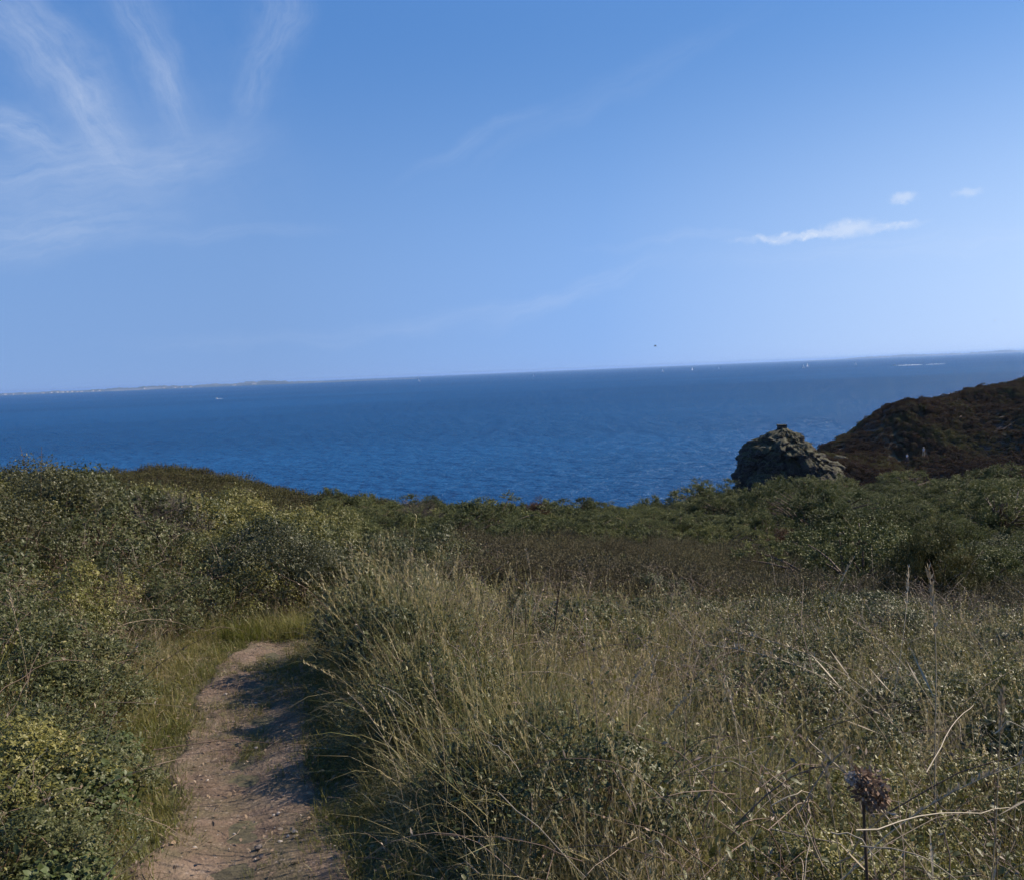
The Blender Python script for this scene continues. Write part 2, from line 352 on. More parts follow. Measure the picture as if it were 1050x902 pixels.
        if pf:
            x = math_n(N, L, 'MULTIPLY', mr.outputs[0], math_n(N, L, 'MAXIMUM', wz, .4))
            m3 = N.new('ShaderNodeMapRange'); m3.interpolation_type = 'SMOOTHSTEP'; m3.inputs['From Min'].default_value = .04; m3.inputs['From Max'].default_value = .50; m3.inputs['To Max'].default_value = s * 1.0; L.new(x, m3.inputs['Value']); x = m3.outputs[0]
        else:
            ml = N.new('ShaderNodeMapping'); ml.inputs['Location'].default_value = (0, 0, px * .37 + py * .11); ml.inputs['Scale'].default_value = (1.3, 2.1, 1); L.new(mp.outputs[0], ml.inputs['Vector'])
            fr = ramp(N, [(.26, C(0, 0, 0)), (.84, C(1, 1, 1))]); L.new(noise_n(N, L, ml.outputs[0], 2.0, 7, .62), fr.inputs[0])
            x = math_n(N, L, 'MULTIPLY', mr.outputs[0], math_n(N, L, 'ADD', math_n(N, L, 'MULTIPLY', fr.outputs[0], .75), math_n(N, L, 'MULTIPLY', wz, .25)))
        if acc is None: acc = x
        elif pf: acc = math_n(N, L, 'MAXIMUM', acc, x)
        else: acc = math_n(N, L, 'ADD', acc, x)
    front = N.new('ShaderNodeMapRange'); front.inputs['From Min'].default_value = .02; front.inputs['From Max'].default_value = .15; L.new(sp.outputs[1], front.inputs['Value'])
    acc = math_n(N, L, 'MULTIPLY', acc, math_n(N, L, 'MULTIPLY', front.outputs[0], .8), True)
    k = 1 / SKY_STRENGTH
    # clear maritime air: the blue of the sky is balanced so that it stays blue down to the horizon
    va = N.new('ShaderNodeVectorMath'); va.operation = 'MULTIPLY_ADD'; L.new(sk.outputs[0], va.inputs[0])
    va.inputs[1].default_value = (1.45, .86, .40); va.inputs[2].default_value = (.035 * k, .165 * k, .50 * k)
    # pale haze layer low in the sky, brighter towards the sun
    sh = math_n(N, L, 'ADD', math_n(N, L, 'MULTIPLY', sp.outputs[0], math.sin(SUN_AZ)), math_n(N, L, 'MULTIPLY', sp.outputs[1], math.cos(SUN_AZ)))
    hz = ramp(N, [(.05, C(.215 * k / 10, .38 * k / 10, .72 * k / 10)), (.42, C(.258 * k / 10, .46 * k / 10, .88 * k / 10)), (.84, C(.53 * k / 10, .70 * k / 10, 1.0 * k / 10))]); L.new(sh, hz.inputs[0])
    hs = N.new('ShaderNodeVectorMath'); hs.operation = 'SCALE'; hs.inputs[3].default_value = 10; L.new(hz.outputs[0], hs.inputs[0])
    hm_ = N.new('ShaderNodeMapRange'); hm_.interpolation_type = 'SMOOTHSTEP'; L.new(sp.outputs[2], hm_.inputs['Value'])
    hm_.inputs['From Min'].default_value = .02; hm_.inputs['From Max'].default_value = .38; hm_.inputs['To Min'].default_value = .9; hm_.inputs['To Max'].default_value = 0
    hx_ = N.new('ShaderNodeMixRGB'); L.new(hm_.outputs[0], hx_.inputs[0]); L.new(va.outputs[0], hx_.inputs[1]); L.new(hs.outputs[0], hx_.inputs[2])
    dt = N.new('ShaderNodeVectorMath'); dt.operation = 'DOT_PRODUCT'; L.new(tc.outputs['Generated'], dt.inputs[0]); dt.inputs[1].default_value = SDIR
    gl = math_n(N, L, 'ADD', math_n(N, L, 'MULTIPLY', math_n(N, L, 'POWER', math_n(N, L, 'MAXIMUM', dt.outputs['Value'], 0), 3), .3), .98)
    gs = N.new('ShaderNodeVectorMath'); gs.operation = 'SCALE'; L.new(hx_.outputs[0], gs.inputs[0]); L.new(gl, gs.inputs[3])
    mx = N.new('ShaderNodeMixRGB'); L.new(acc, mx.inputs[0]); L.new(gs.outputs[0], mx.inputs[1])
    mx.inputs[2].default_value = (.82 * k, .88 * k, .98 * k, 1)
    L.new(mx.outputs[0], bg.inputs[0]); L.new(bg.outputs[0], out.inputs[0])
EXPO = .78
SKY_STRENGTH, AIR, DUST, OZONE = .10, .6, 0.0, 10
build_world()

# ------------------------------------------------------------------ terrain
PSL = -0.10
path_px = [(268, 902), (250, 800), (246, 740), (243, 700), (258, 668), (276, 650)]
PC = [on_plane(a, b, PSL) for a, b in path_px]
# left / right dirt edges seen in the picture
edge_L = [on_plane(a, b, PSL) for a, b in [(148, 902), (162, 820), (176, 745), (192, 700), (222, 672), (254, 650)]]
edge_R = [on_plane(a, b, PSL) for a, b in [(372, 902), (335, 800), (318, 740), (309, 700), (311, 668), (316, 650)]]
def poly_fn(pts):
    P = np.array(pts); return lambda y: np.interp(y, P[:, 1], P[:, 0])
yl = edge_L[-1][1]
fL0, fR0 = poly_fn(edge_L), poly_fn(edge_R)
def ext(f, pts, y):
    P = np.array(pts); s0 = (P[1, 0] - P[0, 0]) / (P[1, 1] - P[0, 1])
    return np.where(y < P[0, 1], P[0, 0] + (y - P[0, 1]) * s0, f(y))
def pathL(y):
    y = np.asarray(y, float); return ext(fL0, edge_L, y) + np.maximum(0, y - yl) * .9
def pathR(y):
    y = np.asarray(y, float); return ext(fR0, edge_R, y) + np.maximum(0, y - yl) * .75
YEND = yl + .8
ctrl = []
for y in np.linspace(-6, 8.5, 16):
    for k in (.1, .5, .9):
        x = float(pathL(y) * (1 - k) + pathR(y) * k); ctrl.append((x, y, PSL * y))
def cp(px, py, d, veg):
    p = at(px, py, d); ctrl.append((p[0], p[1], p[2] - veg))
for a in [(0, 640, 3, .7), (0, 560, 5, .85), (0, 505, 8, 1.05), (0, 472, 10.5, 1.15), (60, 470, 11, 1.15), (110, 484, 12, 1.15), (100, 700, 3.2, .5), (-200, 480, 9, 1.1), (-200, 620, 3.5, .8),
          (150, 600, 6.5, .75), (200, 560, 8.5, .9), (250, 515, 12, 1.1), (300, 522, 14, 1.1), (-150, 470, 16, 1.2),
          (160, 481, 42, .25), (195, 481, 42, .25), (235, 488, 42, .25), (300, 504, 42, .3), (122, 492, 42, .25), (60, 500, 42, .3), (-150, 500, 42, .3), (150, 506, 28, .9), (50, 490, 24, 1.),
          (400, 510, 32, 1.1), (500, 507, 34, 1.2), (600, 508, 34, 1.1), (700, 501, 38, 1.1), (350, 508, 34, 1),
          (400, 542, 18, .7), (500, 568, 12, .5), (450, 602, 9, .55), (345, 622, 7.6, .6),
          (600, 560, 20, .4), (750, 580, 18, .45), (850, 602, 15, .45), (700, 540, 25, .5),
          (800, 494, 46, 1.), (900, 489, 50, 1.), (1000, 492, 50, 1), (1050, 497, 48, 1), (1150, 500, 48, 1), (900, 542, 28, 1), (1000, 562, 22, 1.),
          (1050, 640, 6, .65), (900, 642, 7, .65), (700, 662, 6, .65), (550, 702, 4.5, .6), (1200, 640, 6, .65),
          (430, 722, 4, .5), (1050, 800, 3, .7), (800, 850, 2.4, .65), (600, 880, 2.3, .45), (1250, 800, 3, .7)]:
    cp(*a)
for y in (2.6, 3.2, 3.9, 4.6, 5.4, 6.2, 7.0):          # the raised bank along the right edge of the path
    ctrl.append((float(pathR(y)) + .62, y, PSL * y + .20)); ctrl.append((float(pathR(y)) + .12, y, PSL * y + .02))
for y in np.arange(-1, 7.6, .8):
    ctrl.append((float(pathL(y)) - .15, y, PSL * y)); ctrl.append((float(pathL(y)) - .6, y, PSL * y + .06))
for x, y, z in [(-60, 62, -12), (-25, 62, -12), (0, 60, -13), (20, 66, -13), (45, 66, -12), (80, 62, -10), (-60, 90, -27), (0, 85, -27), (40, 88, -27), (80, 85, -24), (120, 60, -10),
                (-60, 125, -36), (0, 120, -36), (60, 120, -34), (140, 110, -32), (-100, 100, -34), (-60, 20, 1), (-100, 40, -1), (-60, -20, 3), (-100, -30, 4), (0, -20, 2), (0, -30, 3), (60, -20, -2), (60, 10, -6),
                (60, 35, -7), (120, 20, -10), (140, -30, -8), (10, -4, -.2), (-8, -3, 1)]:
    ctrl.append((x, y, z))
CT = np.array(ctrl)
def rbf_fit(CT, c, lam):
    d = np.sqrt(((CT[:, None, :2] - CT[None, :, :2]) ** 2).sum(-1) + c * c)
    n = len(CT)
    A = np.zeros((n + 3, n + 3)); A[:n, :n] = d - lam * np.eye(n); A[:n, n] = 1; A[:n, n + 1:] = CT[:, :2]; A[n:, :n] = A[:n, n:].T
    w = np.linalg.solve(A, np.concatenate([CT[:, 2], [0, 0, 0]]))
    def f(x, y):
        x = np.asarray(x, float); y = np.asarray(y, float); sh = x.shape
        x = x.ravel(); y = y.ravel(); r = np.empty(len(x))
        for i in range(0, len(x), 20000):
            s = slice(i, i + 20000)
            dd = np.sqrt((x[s, None] - CT[:, 0]) ** 2 + (y[s, None] - CT[:, 1]) ** 2 + c * c)
            r[s] = dd @ w[:n] + w[n] + w[n + 1] * x[s] + w[n + 2] * y[s]
        return r.reshape(sh)
    return f
_g = rbf_fit(CT, .7, .2)
def path_mask(x, y, m=.25):          # 1 on the path, 0 away from it
    d = np.maximum(pathL(y) - x, x - pathR(y)); return 1 - smooth(-.02, m, np.where(y > YEND, 1.0, d))
def ground(x, y):
    z = _g(x, y)
    pm = path_mask(x, y, .5)
    far = smooth(4, 30, y)
    z = z + (1 - pm) * (.10 + .3 * far) * fbm(x * .45, y * .45, 3) + .02 * fbm(x * 3, y * 3, 9, 2) + smooth(50, 75, y) * 3.0 * fbm(x * .09, y * .09, 21)
    return z - .05 * pm

GROUND, PATHM, ROCK, HEADM, SEAM = ground_mat(), path_mat(), rock_mat(), headland_mat(), sea_mat()
xs = np.concatenate([np.linspace(-120, -8, 60)[:-1], np.linspace(-8, 9, 280), np.linspace(9, 140, 110)[1:]])
ys = np.concatenate([np.linspace(-30, -1, 20)[:-1], np.linspace(-1, 14, 250), np.linspace(14, 62, 140)[1:], np.linspace(62, 125, 50)[1:]])
X, Y = np.meshgrid(xs, ys); Z = ground(X, Y)
tag(link('ground', grid_mesh('ground', X, Y, Z, GROUND)), 'dark soil of the clifftop under the scrub', None, None, 'structure')

# trodden path: a sheet just above the ground, its ragged rim tucked under
yv = np.linspace(-1.2, YEND, 260); tv = np.linspace(0, 1, 60)
Yp, Tp = np.meshgrid(yv, tv, indexing='ij')
Lx = pathL(Yp) - .03 + .13 * fbm(Yp * 2.2, Yp * 0, 31, 4); Rx = pathR(Yp) + .05 + .13 * fbm(Yp * 2.2, Yp * 0 + 5, 37, 4)
Xp = Lx + (Rx - Lx) * Tp
rim = np.minimum(np.minimum(Tp, 1 - Tp) * 8, 1)
Zp = ground(Xp, Yp) - .035 + .055 * smooth(0, 1, rim) + .016 * fbm(Xp * 5, Yp * 5, 5, 4) - .02 * np.exp(-((Tp - .55 - .1 * np.sin(Yp * 1.3)) / .16) ** 2)
tag(link('path', grid_mesh('path', Xp, Yp, Zp, PATHM)), 'narrow trodden earth footpath running down to the scrub', None, None, 'structure')

# sea
a = np.linspace(0, 2 * np.pi, 97)[:-1]; rr = np.array([0, 150, 400, 900, 2000, 5000, 12000, 25000, 45000])
b = MB(); V = [[0, 0, SEA]]
for r in rr[1:]: V += [[r * math.cos(t), r * math.sin(t), SEA] for t in a]
b.v.append(np.array(V, float)); b.t.append(np.full(len(V), .5)); b.n = len(V)
b.f.append(np.array([[0, 1 + i, 1 + (i + 1) % 96] for i in range(96)]))
b.f.append(np.array([[1 + k * 96 + i, 1 + (k + 1) * 96 + i, 1 + (k + 1) * 96 + (i + 1) % 96, 1 + k * 96 + (i + 1) % 96] for k in range(len(rr) - 2) for i in range(96)]))
tag(link('sea', b.mesh('sea', SEAM)), 'open blue sea out to the horizon', None, None, 'structure')

# ------------------------------------------------------------------ headland
HC = []
def hp(px, py, d): HC.append(tuple(at(px, py, d) - np.array([0, 0, .7])))
for a_ in [(856, 466, 168), (880, 451, 172), (905, 429, 178), (930, 414, 184), (960, 405, 190), (1000, 398, 196), (1050, 393, 200), (1095, 385, 198), (1130, 372, 192), (1190, 318, 186), (1270, 285, 190), (1450, 270, 215),  # points past the right edge: unseen crest, raised to cast shade leftwards
           (880, 475, 158), (930, 475, 165), (950, 470, 166), (1000, 452, 168), (965, 440, 174), (1050, 415, 184), (1060, 455, 160), (1120, 412, 160), (1190, 350, 164), (1350, 360, 170),
           (832, 466, 161), (846, 465, 164), (818, 478, 159), (845, 490, 150), (900, 495, 146), (960, 497, 142), (1050, 500, 136), (1120, 490, 135), (1250, 490, 130), (1010, 478, 155)]:
    hp(*a_)
for x, y, z in [(20, 170, -34), (40, 150, -33), (30, 200, -36), (52, 205, -34), (65, 230, -36), (90, 260, -36), (120, 290, -36), (170, 310, -36), (240, 320, -34), (50, 120, -33), (80, 112, -32), (120, 105, -28), (30, 120, -34),
                (180, 105, -20), (240, 120, -14), (260, 220, 10), (250, 300, -20), (55, 180, -28), (20, 240, -36)]:
    HC.append((x, y, z))
_h2 = rbf_fit(np.array(HC), 4, .3)
def headland(x, y):
    return _h2(x, y) + 2.2 * fbm(x * .07, y * .07, 51, 4) * smooth(-34, -24, _h2(x, y)) + .7 * fbm(x * .3, y * .3, 57, 3)
xs = np.linspace(18, 262, 260); ys = np.linspace(100, 325, 230)
X, Y = np.meshgrid(xs, ys); Z = headland(X, Y)
tag(link('headland', grid_mesh('headland', X, Y, Z, HEADM)), 'russet heath covered headland sloping down to the sea', None, None, 'structure')
def hit(px, py, fn, d0=100, d1=320):
    d = np.linspace(d0, d1, 1500); P = EYE[None] + ray(px, py)[None] * d[:, None]
    k = np.argmax(P[:, 2] <= fn(P[:, 0], P[:, 1])); return P[k]

# ------------------------------------------------------------------ plant generators
FAN = np.array([[6, 0, 1], [6, 1, 2], [6, 2, 3], [6, 3, 4], [6, 4, 5], [6, 5, 0]])
def leaves(b, P, D, Nn, ln, wd, tint, simple=False, fold=.25):
    """P base, D direction, Nn normal, ln length, wd width (arrays)"""
    n = len(P); D = norm(D); S = norm(np.cross(D, Nn)); Nn = np.cross(S, D)
    ln = np.broadcast_to(ln, (n,))[:, None]; wd = np.broadcast_to(wd, (n,))[:, None] / 2
    if simple:
        V = np.stack([P, P + D * ln * .45 + S * wd + Nn * wd * fold, P + D * ln, P + D * ln * .45 - S * wd + Nn * wd * fold], 1)
        Fc = (np.arange(n)[:, None, None] * 4 + np.array([[0, 1, 2], [0, 2, 3]])[None]).reshape(-1, 3); k = 4
    else:
        up = Nn * wd * fold; dr = -Nn * ln * .12
        V = np.stack([P, P + D * ln * .22 + S * wd * .85 + up, P + D * ln * .6 + S * wd * .9 + up + dr * .4, P + D * ln + dr, P + D * ln * .6 - S * wd * .9 + up + dr * .4, P + D * ln * .22 - S * wd * .85 + up, P + D * ln * .5], 1)
        Fc = (np.arange(n)[:, None, None] * 7 + FAN[None]).reshape(-1, 3); k = 7
    b.add(V.reshape(-1, 3), Fc, np.repeat(np.broadcast_to(tint, (n,)), k))
def blades(b, P, az, lean, ln, wd, tint, seg=4, droop=1.0):
    """grass blades: base P, azimuth, lean (rad from vertical), length, width"""
    n = len(P); t = np.linspace(0, 1, seg + 1)
    th = lean[:, None] + droop * (t[None] ** 1.6) * lean[:, None] * 1.8
    st = (ln / seg)[:, None]
    r = np.concatenate([np.zeros((n, 1)), np.cumsum(np.sin(th[:, :-1]) * st, 1)], 1); z = np.concatenate([np.zeros((n, 1)), np.cumsum(np.cos(th[:, :-1]) * st, 1)], 1)
    ca, sa = np.cos(az)[:, None], np.sin(az)[:, None]
    Cn = np.stack([P[:, :1] + r * ca, P[:, 1:2] + r * sa, P[:, 2:3] + z], -1)
    wv = (wd[:, None] / 2 * (1 - t[None] ** 2 * .92))[..., None]
    tw = az + rng.normal(0, .5, n)
    S = np.stack([-np.sin(tw), np.cos(tw), np.zeros(n)], -1)[:, None]
    V = np.stack([Cn - S * wv, Cn + S * wv], 2).reshape(n, -1, 3)
    k = 2 * (seg + 1)
    f = np.array([[2 * i, 2 * i + 1, 2 * i + 3, 2 * i + 2] for i in range(seg)])
    Fc = (np.arange(n)[:, None, None] * k + f[None]).reshape(-1, 4)
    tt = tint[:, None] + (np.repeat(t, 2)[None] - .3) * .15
    b.add(V.reshape(-1, 3), Fc, tt.ravel())
def rsph(n):
    return norm(rng.normal(0, 1, (n, 3)))
LOBE_TINT = [0]
def lobes(n, R, Hh, nl, rmin, rmax):
    """points + normals on the outside of a lumpy mound"""
    ang = rng.uniform(0, 2 * np.pi, nl); rad_ = R * np.sqrt(rng.uniform(0, 1, nl)) * .8
    rad_[0] = 0
    lr = rng.uniform(rmin, rmax, nl)
    cz = np.maximum(.05, (Hh - lr) * (1 - (rad_ / R) ** 2 * .75) * rng.uniform(.75, 1.05, nl))
    cc = np.stack([rad_ * np.cos(ang), rad_ * np.sin(ang), cz], -1)
    k = rng.integers(0, nl, n * 3); d = rsph(n * 3); d[:, 2] = np.where(d[:, 2] < -.3, -d[:, 2], d[:, 2])
    P = cc[k] + d * lr[k][:, None] * (1 - .35 * rng.random(n * 3) ** 2)[:, None] * (1 + .18 * rng.normal(0, 1, n * 3))[:, None]
    dist = np.linalg.norm(P[:, None] - cc[None], axis=-1) / lr[None]
    dist[np.arange(n * 3), k] = 9
    ok = (dist.min(1) > .8) & (P[:, 2] > .02)
    P, d = P[ok][:n], d[ok][:n]
    LOBE_TINT[0] = rng.normal(0, 1, nl)[k[ok][:n]]
    return P, d, cc
def leafy_bush(name, mat, R, Hh, n, lf, nl=9, wdr=.62, simple=False, tri=True, stem_mat=None, stems=26):
    P, d, cc = lobes(n, R, Hh, nl, .2 * R, .42 * R)
    b = MB(); n = len(P)
    sprig = rng.random(n); base_t = np.clip(.42 + .11 * rng.normal(0, 1, n) + .17 * LOBE_TINT[0], 0, 1)
    D = norm(d * .5 + rsph(n) * .8 + np.array([0, 0, .1])); Nn = norm(d * .6 + rsph(n) * .55 + np.array([0, 0, .6]))
    L_ = lf * rng.uniform(.6, 1.3, n)
    leaves(b, P, D, Nn, L_, L_ * wdr, base_t, simple)
    if tri:
        S = np.cross(D, Nn); S = norm(S)
        for s in (-1, 1):
            leaves(b, P, norm(D * .35 + S * s), norm(Nn + rsph(n) * .3), L_ * .85, L_ * .85 * wdr, np.clip(base_t + .06 * rng.normal(0, 1, n), 0, 1), simple)
    me = b.mesh(name + '_leaves', mat)
    s = MB()
    for k in range(stems):
        c = P[rng.integers(0, n)] * rng.uniform(.8, 1.12) if k % 3 else cc[k % len(cc)]
        p0 = np.array([rng.normal(0, .12 * R), rng.normal(0, .12 * R), -.05]); md = p0 * .5 + c * .5 + np.array([0, 0, .2 * Hh]); t = np.linspace(0, 1, 7)[:, None]
        pts = (1 - t) ** 2 * p0 + 2 * t * (1 - t) * md + t * t * c
        tube(s, pts, .006 * (1 + R), .002, 4, rng.uniform(0, 1))
    return me, s.mesh(name + '_stems', stem_mat or STEM)
def shoots(b, P, D, ln, nn, nlen, nw, tint):
    """needle covered shoots (gorse): axis P -> P + D*ln, nn needles each"""
    n = len(P); t = (np.arange(nn) + .5) / nn
    t = t[None] + rng.normal(0, .04, (n, nn)); base = P[:, None] + D[:, None] * (ln[:, None] * t)[..., None]
    r = rsph(n * nn).reshape(n, nn, 3)
    nd = norm(D[:, None] * .65 + r * .8)
    s = norm(np.cross(nd, rsph(n * nn).reshape(n, nn, 3)))
    l = nlen * rng.uniform(.7, 1.3, (n, nn, 1)) * (1.15 - .5 * t[..., None])
    V = np.stack([base - s * nw / 2, base + s * nw / 2, base + nd * l], 2).reshape(-1, 3)
    Fc = np.arange(len(V)).reshape(-1, 3)
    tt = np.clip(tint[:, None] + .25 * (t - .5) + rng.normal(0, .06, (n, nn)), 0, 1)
    b.add(V, Fc, np.repeat(tt.ravel(), 3))
def gorse_bush(name, mat, R, Hh, n, nn=12, nlen=.05, nw=.014, sl_=(.12, .28), nl=12, upness=.7, stems=20, lr=(.2, .38)):
    # centres of the tufts: an uneven dome of two or three humps
    hc = np.stack([rng.normal(0, .32 * R, 4), rng.normal(0, .32 * R, 4), np.zeros(4)], -1); hr = R * rng.uniform(.55, .85, 4); hh = Hh * rng.uniform(.55, 1.0, 4); hh[0] = Hh; hc[0] *= .3
    q = rng.integers(0, 4, nl); d0 = rsph(nl); d0[:, 2] = np.abs(d0[:, 2])
    lrr = R * rng.uniform(lr[0], lr[1], nl)
    cc = hc[q] + d0 * np.stack([hr[q], hr[q], hh[q]], -1) * rng.uniform(.72, 1.02, nl)[:, None]
    k = rng.integers(0, nl, n); d = norm(rsph(n) + d0[k] * .9); P = cc[k] + d * lrr[k][:, None] * rng.uniform(.25, .75, n)[:, None]
    D = norm(d + rsph(n) * .3 + np.array([0, 0, upness])); lt = rng.normal(0, 1, nl)
    b = MB(); tt = np.clip(.42 + .1 * rng.normal(0, 1, n) + .16 * lt[k], 0, 1)
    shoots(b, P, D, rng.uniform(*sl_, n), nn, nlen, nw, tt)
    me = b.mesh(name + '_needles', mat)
    s = MB()
    for k in range(stems):
        c = cc[k % nl] * rng.uniform(.85, 1.02); p0 = np.array([rng.normal(0, .1 * R), rng.normal(0, .1 * R), -.05])
        t = np.linspace(0, 1, 6)[:, None]; pts = p0 * (1 - t) + c * t + np.array([0, 0, .15]) * np.sin(t * 3.1)
        tube(s, pts, .025, .008, 5, rng.uniform(0, 1))
    return me, s.mesh(name + '_stems', STEM)
def grass_tuft(name, mat, n, hmin, hmax, spread, wd, tmean, tsd, lean=.35, heads=0):
    b = MB(); P = np.stack([rng.normal(0, spread, n), rng.normal(0, spread, n), np.full(n, -.02)], -1)
    az = np.arctan2(P[:, 1], P[:, 0]) + rng.normal(0, .9, n)
    ln = rng.uniform(hmin, hmax, n); le = np.abs(rng.normal(0, lean, n)) + .05
    blades(b, P, az, le, ln, wd * rng.uniform(.6, 1.3, n), np.clip(rng.normal(tmean, tsd, n), 0, 1))
    for k in range(heads):           # flowering culms
        h = rng.uniform(hmax * .8, hmax * 1.08); a_ = rng.uniform(0, 6.3); le_ = rng.uniform(.03, .3)
        t = np.linspace(0, 1, 7)[:, None]; dr = np.array([math.cos(a_), math.sin(a_), 0])
        pts = t * h * np.array([0, 0, 1]) + (t ** 2) * h * math.tan(le_) * dr
        tube(b, pts, .0014, .0008, 3, .85)
        m = 22; tt = rng.uniform(.78, 1.0, m); Pp = np.stack([np.interp(tt, t[:, 0], pts[:, q]) for q in range(3)], -1)
        leaves(b, Pp, norm(rsph(m) * .5 + np.array([0, 0, 1.])), rsph(m), .022, .006, np.clip(rng.normal(.85, .1, m), 0, 1), True)
    return b.mesh(name, mat)

# ------------------------------------------------------------------ scattering of uncountable cover (geometry nodes)
def scatter(name, label, variants, P, rot, sc, idx=None):
    coll = bpy.data.collections.new(name + '_variants')
    for k, me in enumerate(variants):
        o = bpy.data.objects.new('%s_kind' % name, me); coll.objects.link(o)
    n = len(P); me = bpy.data.meshes.new(name); me.vertices.add(n); me.vertices.foreach_set('co', np.asarray(P, float).ravel())
    for nm, ty, arr in (('rot', 'FLOAT_VECTOR', rot), ('scl', 'FLOAT_VECTOR', sc)):
        at_ = me.attributes.new(nm, ty, 'POINT'); at_.data.foreach_set('vector', np.asarray(arr, np.float32).ravel())
    ai = me.attributes.new('idx', 'INT', 'POINT'); ai.data.foreach_set('value', (idx if idx is not None else rng.integers(0, len(variants), n)).astype(np.int32))
    o = link(name, me); tag(o, label, None, None, 'stuff')
    ng = bpy.data.node_groups.new(name + '_scatter', 'GeometryNodeTree')
    ng.interface.new_socket('Geometry', in_out='INPUT', socket_type='NodeSocketGeometry'); ng.interface.new_socket('Geometry', in_out='OUTPUT', socket_type='NodeSocketGeometry')
    N, L = ng.nodes, ng.links
    gi, go = N.new('NodeGroupInput'), N.new('NodeGroupOutput')
    ci = N.new('GeometryNodeCollectionInfo'); ci.inputs['Collection'].default_value = coll; ci.inputs['Separate Children'].default_value = True; ci.inputs['Reset Children'].default_value = True
    ip = N.new('GeometryNodeInstanceOnPoints'); ip.inputs['Pick Instance'].default_value = True
    def na(nm, ty):
        x = N.new('GeometryNodeInputNamedAttribute'); x.data_type = ty; x.inputs['Name'].default_value = nm; return x.outputs['Attribute']
    er = N.new('FunctionNodeEulerToRotation'); L.new(na('rot', 'FLOAT_VECTOR'), er.inputs[0])
    L.new(gi.outputs[0], ip.inputs['Points']); L.new(ci.outputs[0], ip.inputs['Instance']); L.new(na('idx', 'INT'), ip.inputs['Instance Index'])
    L.new(er.outputs[0], ip.inputs['Rotation']); L.new(na('scl', 'FLOAT_VECTOR'), ip.inputs['Scale']); L.new(ip.outputs[0], go.inputs[0])
    md = o.modifiers.new('scatter', 'NODES'); md.node_group = ng
    return o
def rots(n, tilt=.12):
    return np.stack([rng.normal(0, tilt, n), rng.normal(0, tilt, n), rng.uniform(0, 6.28, n)], -1)
def scl(n, a, b, zs=.15):
    s = rng.uniform(a, b, n); return np.stack([s, s, s * (1 + rng.normal(0, zs, n))], -1)
def pxof(x, y): return W / 2 + F * x / np.maximum(y, .1)
def pick(n, x0, x1, y0, y1, dens):
    """random points in a rectangle kept with probability dens(x, y)"""
    x = rng.uniform(x0, x1, n); y = rng.uniform(y0, y1, n); k = rng.random(n) < dens(x, y)
    return x[k], y[k]
def right_of(x, y): return x - pathR(y)
def left_of(x, y): return pathL(y) - x
def inview(x, y, m=120): p = pxof(x, y); return ((p > -m) & (p < 1050 + m)) | (y < 1.5)

# near tall grass + general meadow
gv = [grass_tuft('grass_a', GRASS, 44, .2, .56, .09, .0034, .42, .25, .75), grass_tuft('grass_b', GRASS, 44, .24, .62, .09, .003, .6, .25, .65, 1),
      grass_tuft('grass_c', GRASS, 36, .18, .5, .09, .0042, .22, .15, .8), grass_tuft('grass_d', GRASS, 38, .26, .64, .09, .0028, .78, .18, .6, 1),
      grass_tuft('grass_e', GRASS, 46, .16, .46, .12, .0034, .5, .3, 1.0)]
def d_grass(x, y):
    p = pxof(x, y); ro, lo = right_of(x, y), left_of(x, y)
    base = np.where((ro > .18) | (lo > .18), 1., 0.)
    pt = fbm(x * .5, y * .5, 71, 3)
    tan = smooth(300, 380, p) * (1 - smooth(620, 760, p)) * smooth(4.5, 6, y)        # the straw coloured meadow beyond the bank
    w = np.clip(.50 + .8 * pt + .9 * tan + .25 * (ro < 1.2), .2, 1) * (1 - .25 * (y < 3.4))
    w = np.where(lo > 0, np.clip(.72 + .7 * pt, .15, 1) * (1 - .45 * smooth(.7, 1.3, lo) * (y < 7)), w)
    edge = (y < 14.5 - 2.5 * smooth(650, 900, p)) 
    return base * w * edge * inview(x, y) * (np.hypot(x, y) > .9) * np.clip(1.25 - y / 16, .3, 1)
x, y = pick(62000, -10, 10, .6, 15, d_grass); n = len(x)
tal = 1 - .35 * (left_of(x, y) > 0) - .15 * (y < 3.0) * (right_of(x, y) > 0) + .22 * smooth(.25, .5, right_of(x, y)) * (1 - smooth(1.1, 1.6, right_of(x, y))) * smooth(3.0, 3.8, y)
s_ = scl(n, .7, 1.25); s_ *= (np.clip(tal, .4, 1.3) * smooth(-.1, .7, np.maximum(right_of(x, y), left_of(x, y))).clip(.45, 1) * (.95 - .4 * smooth(7, 12, y)))[:, None]
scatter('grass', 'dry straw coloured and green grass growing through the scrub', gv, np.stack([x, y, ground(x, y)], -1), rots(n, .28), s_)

# short grass on the path margins and at its far end
sv = [grass_tuft('short_a', GREENGRASS, 26, .04, .13, .035, .0045, .5, .22, .6), grass_tuft('short_b', GREENGRASS, 22, .05, .17, .03, .004, .65, .22, .5), grass_tuft('short_c', GREENGRASS, 30, .03, .09, .05, .004, .4, .2, .8)]
def d_short(x, y):
    e = np.minimum(right_of(x, y), 9) ; l = left_of(x, y)
    d = np.maximum(e, l)
    w = smooth(-.26, .0, d + .26 * fbm(x * 2.5, y * 2.5, 77, 3)) * (1 - smooth(.55, 1.0, d))
    inner = (d < 0) * .8 * smooth(.02, .3, fbm(x * 2.1, y * 2.1, 79, 3))
    return np.clip(w + inner, 0, 1) * (y < YEND + .6)
x, y = pick(34000, -5, 1.2, .8, 9.5, d_short); n = len(x); inn = np.where(np.maximum(right_of(x, y), left_of(x, y)) < -.12, .7, 1.)
scatter('verge_grass', 'short green grass along both edges of the footpath', sv, np.stack([x, y, ground(x, y) + .005], -1), rots(n, .35), scl(n, .35, .95, .3) * inn[:, None])
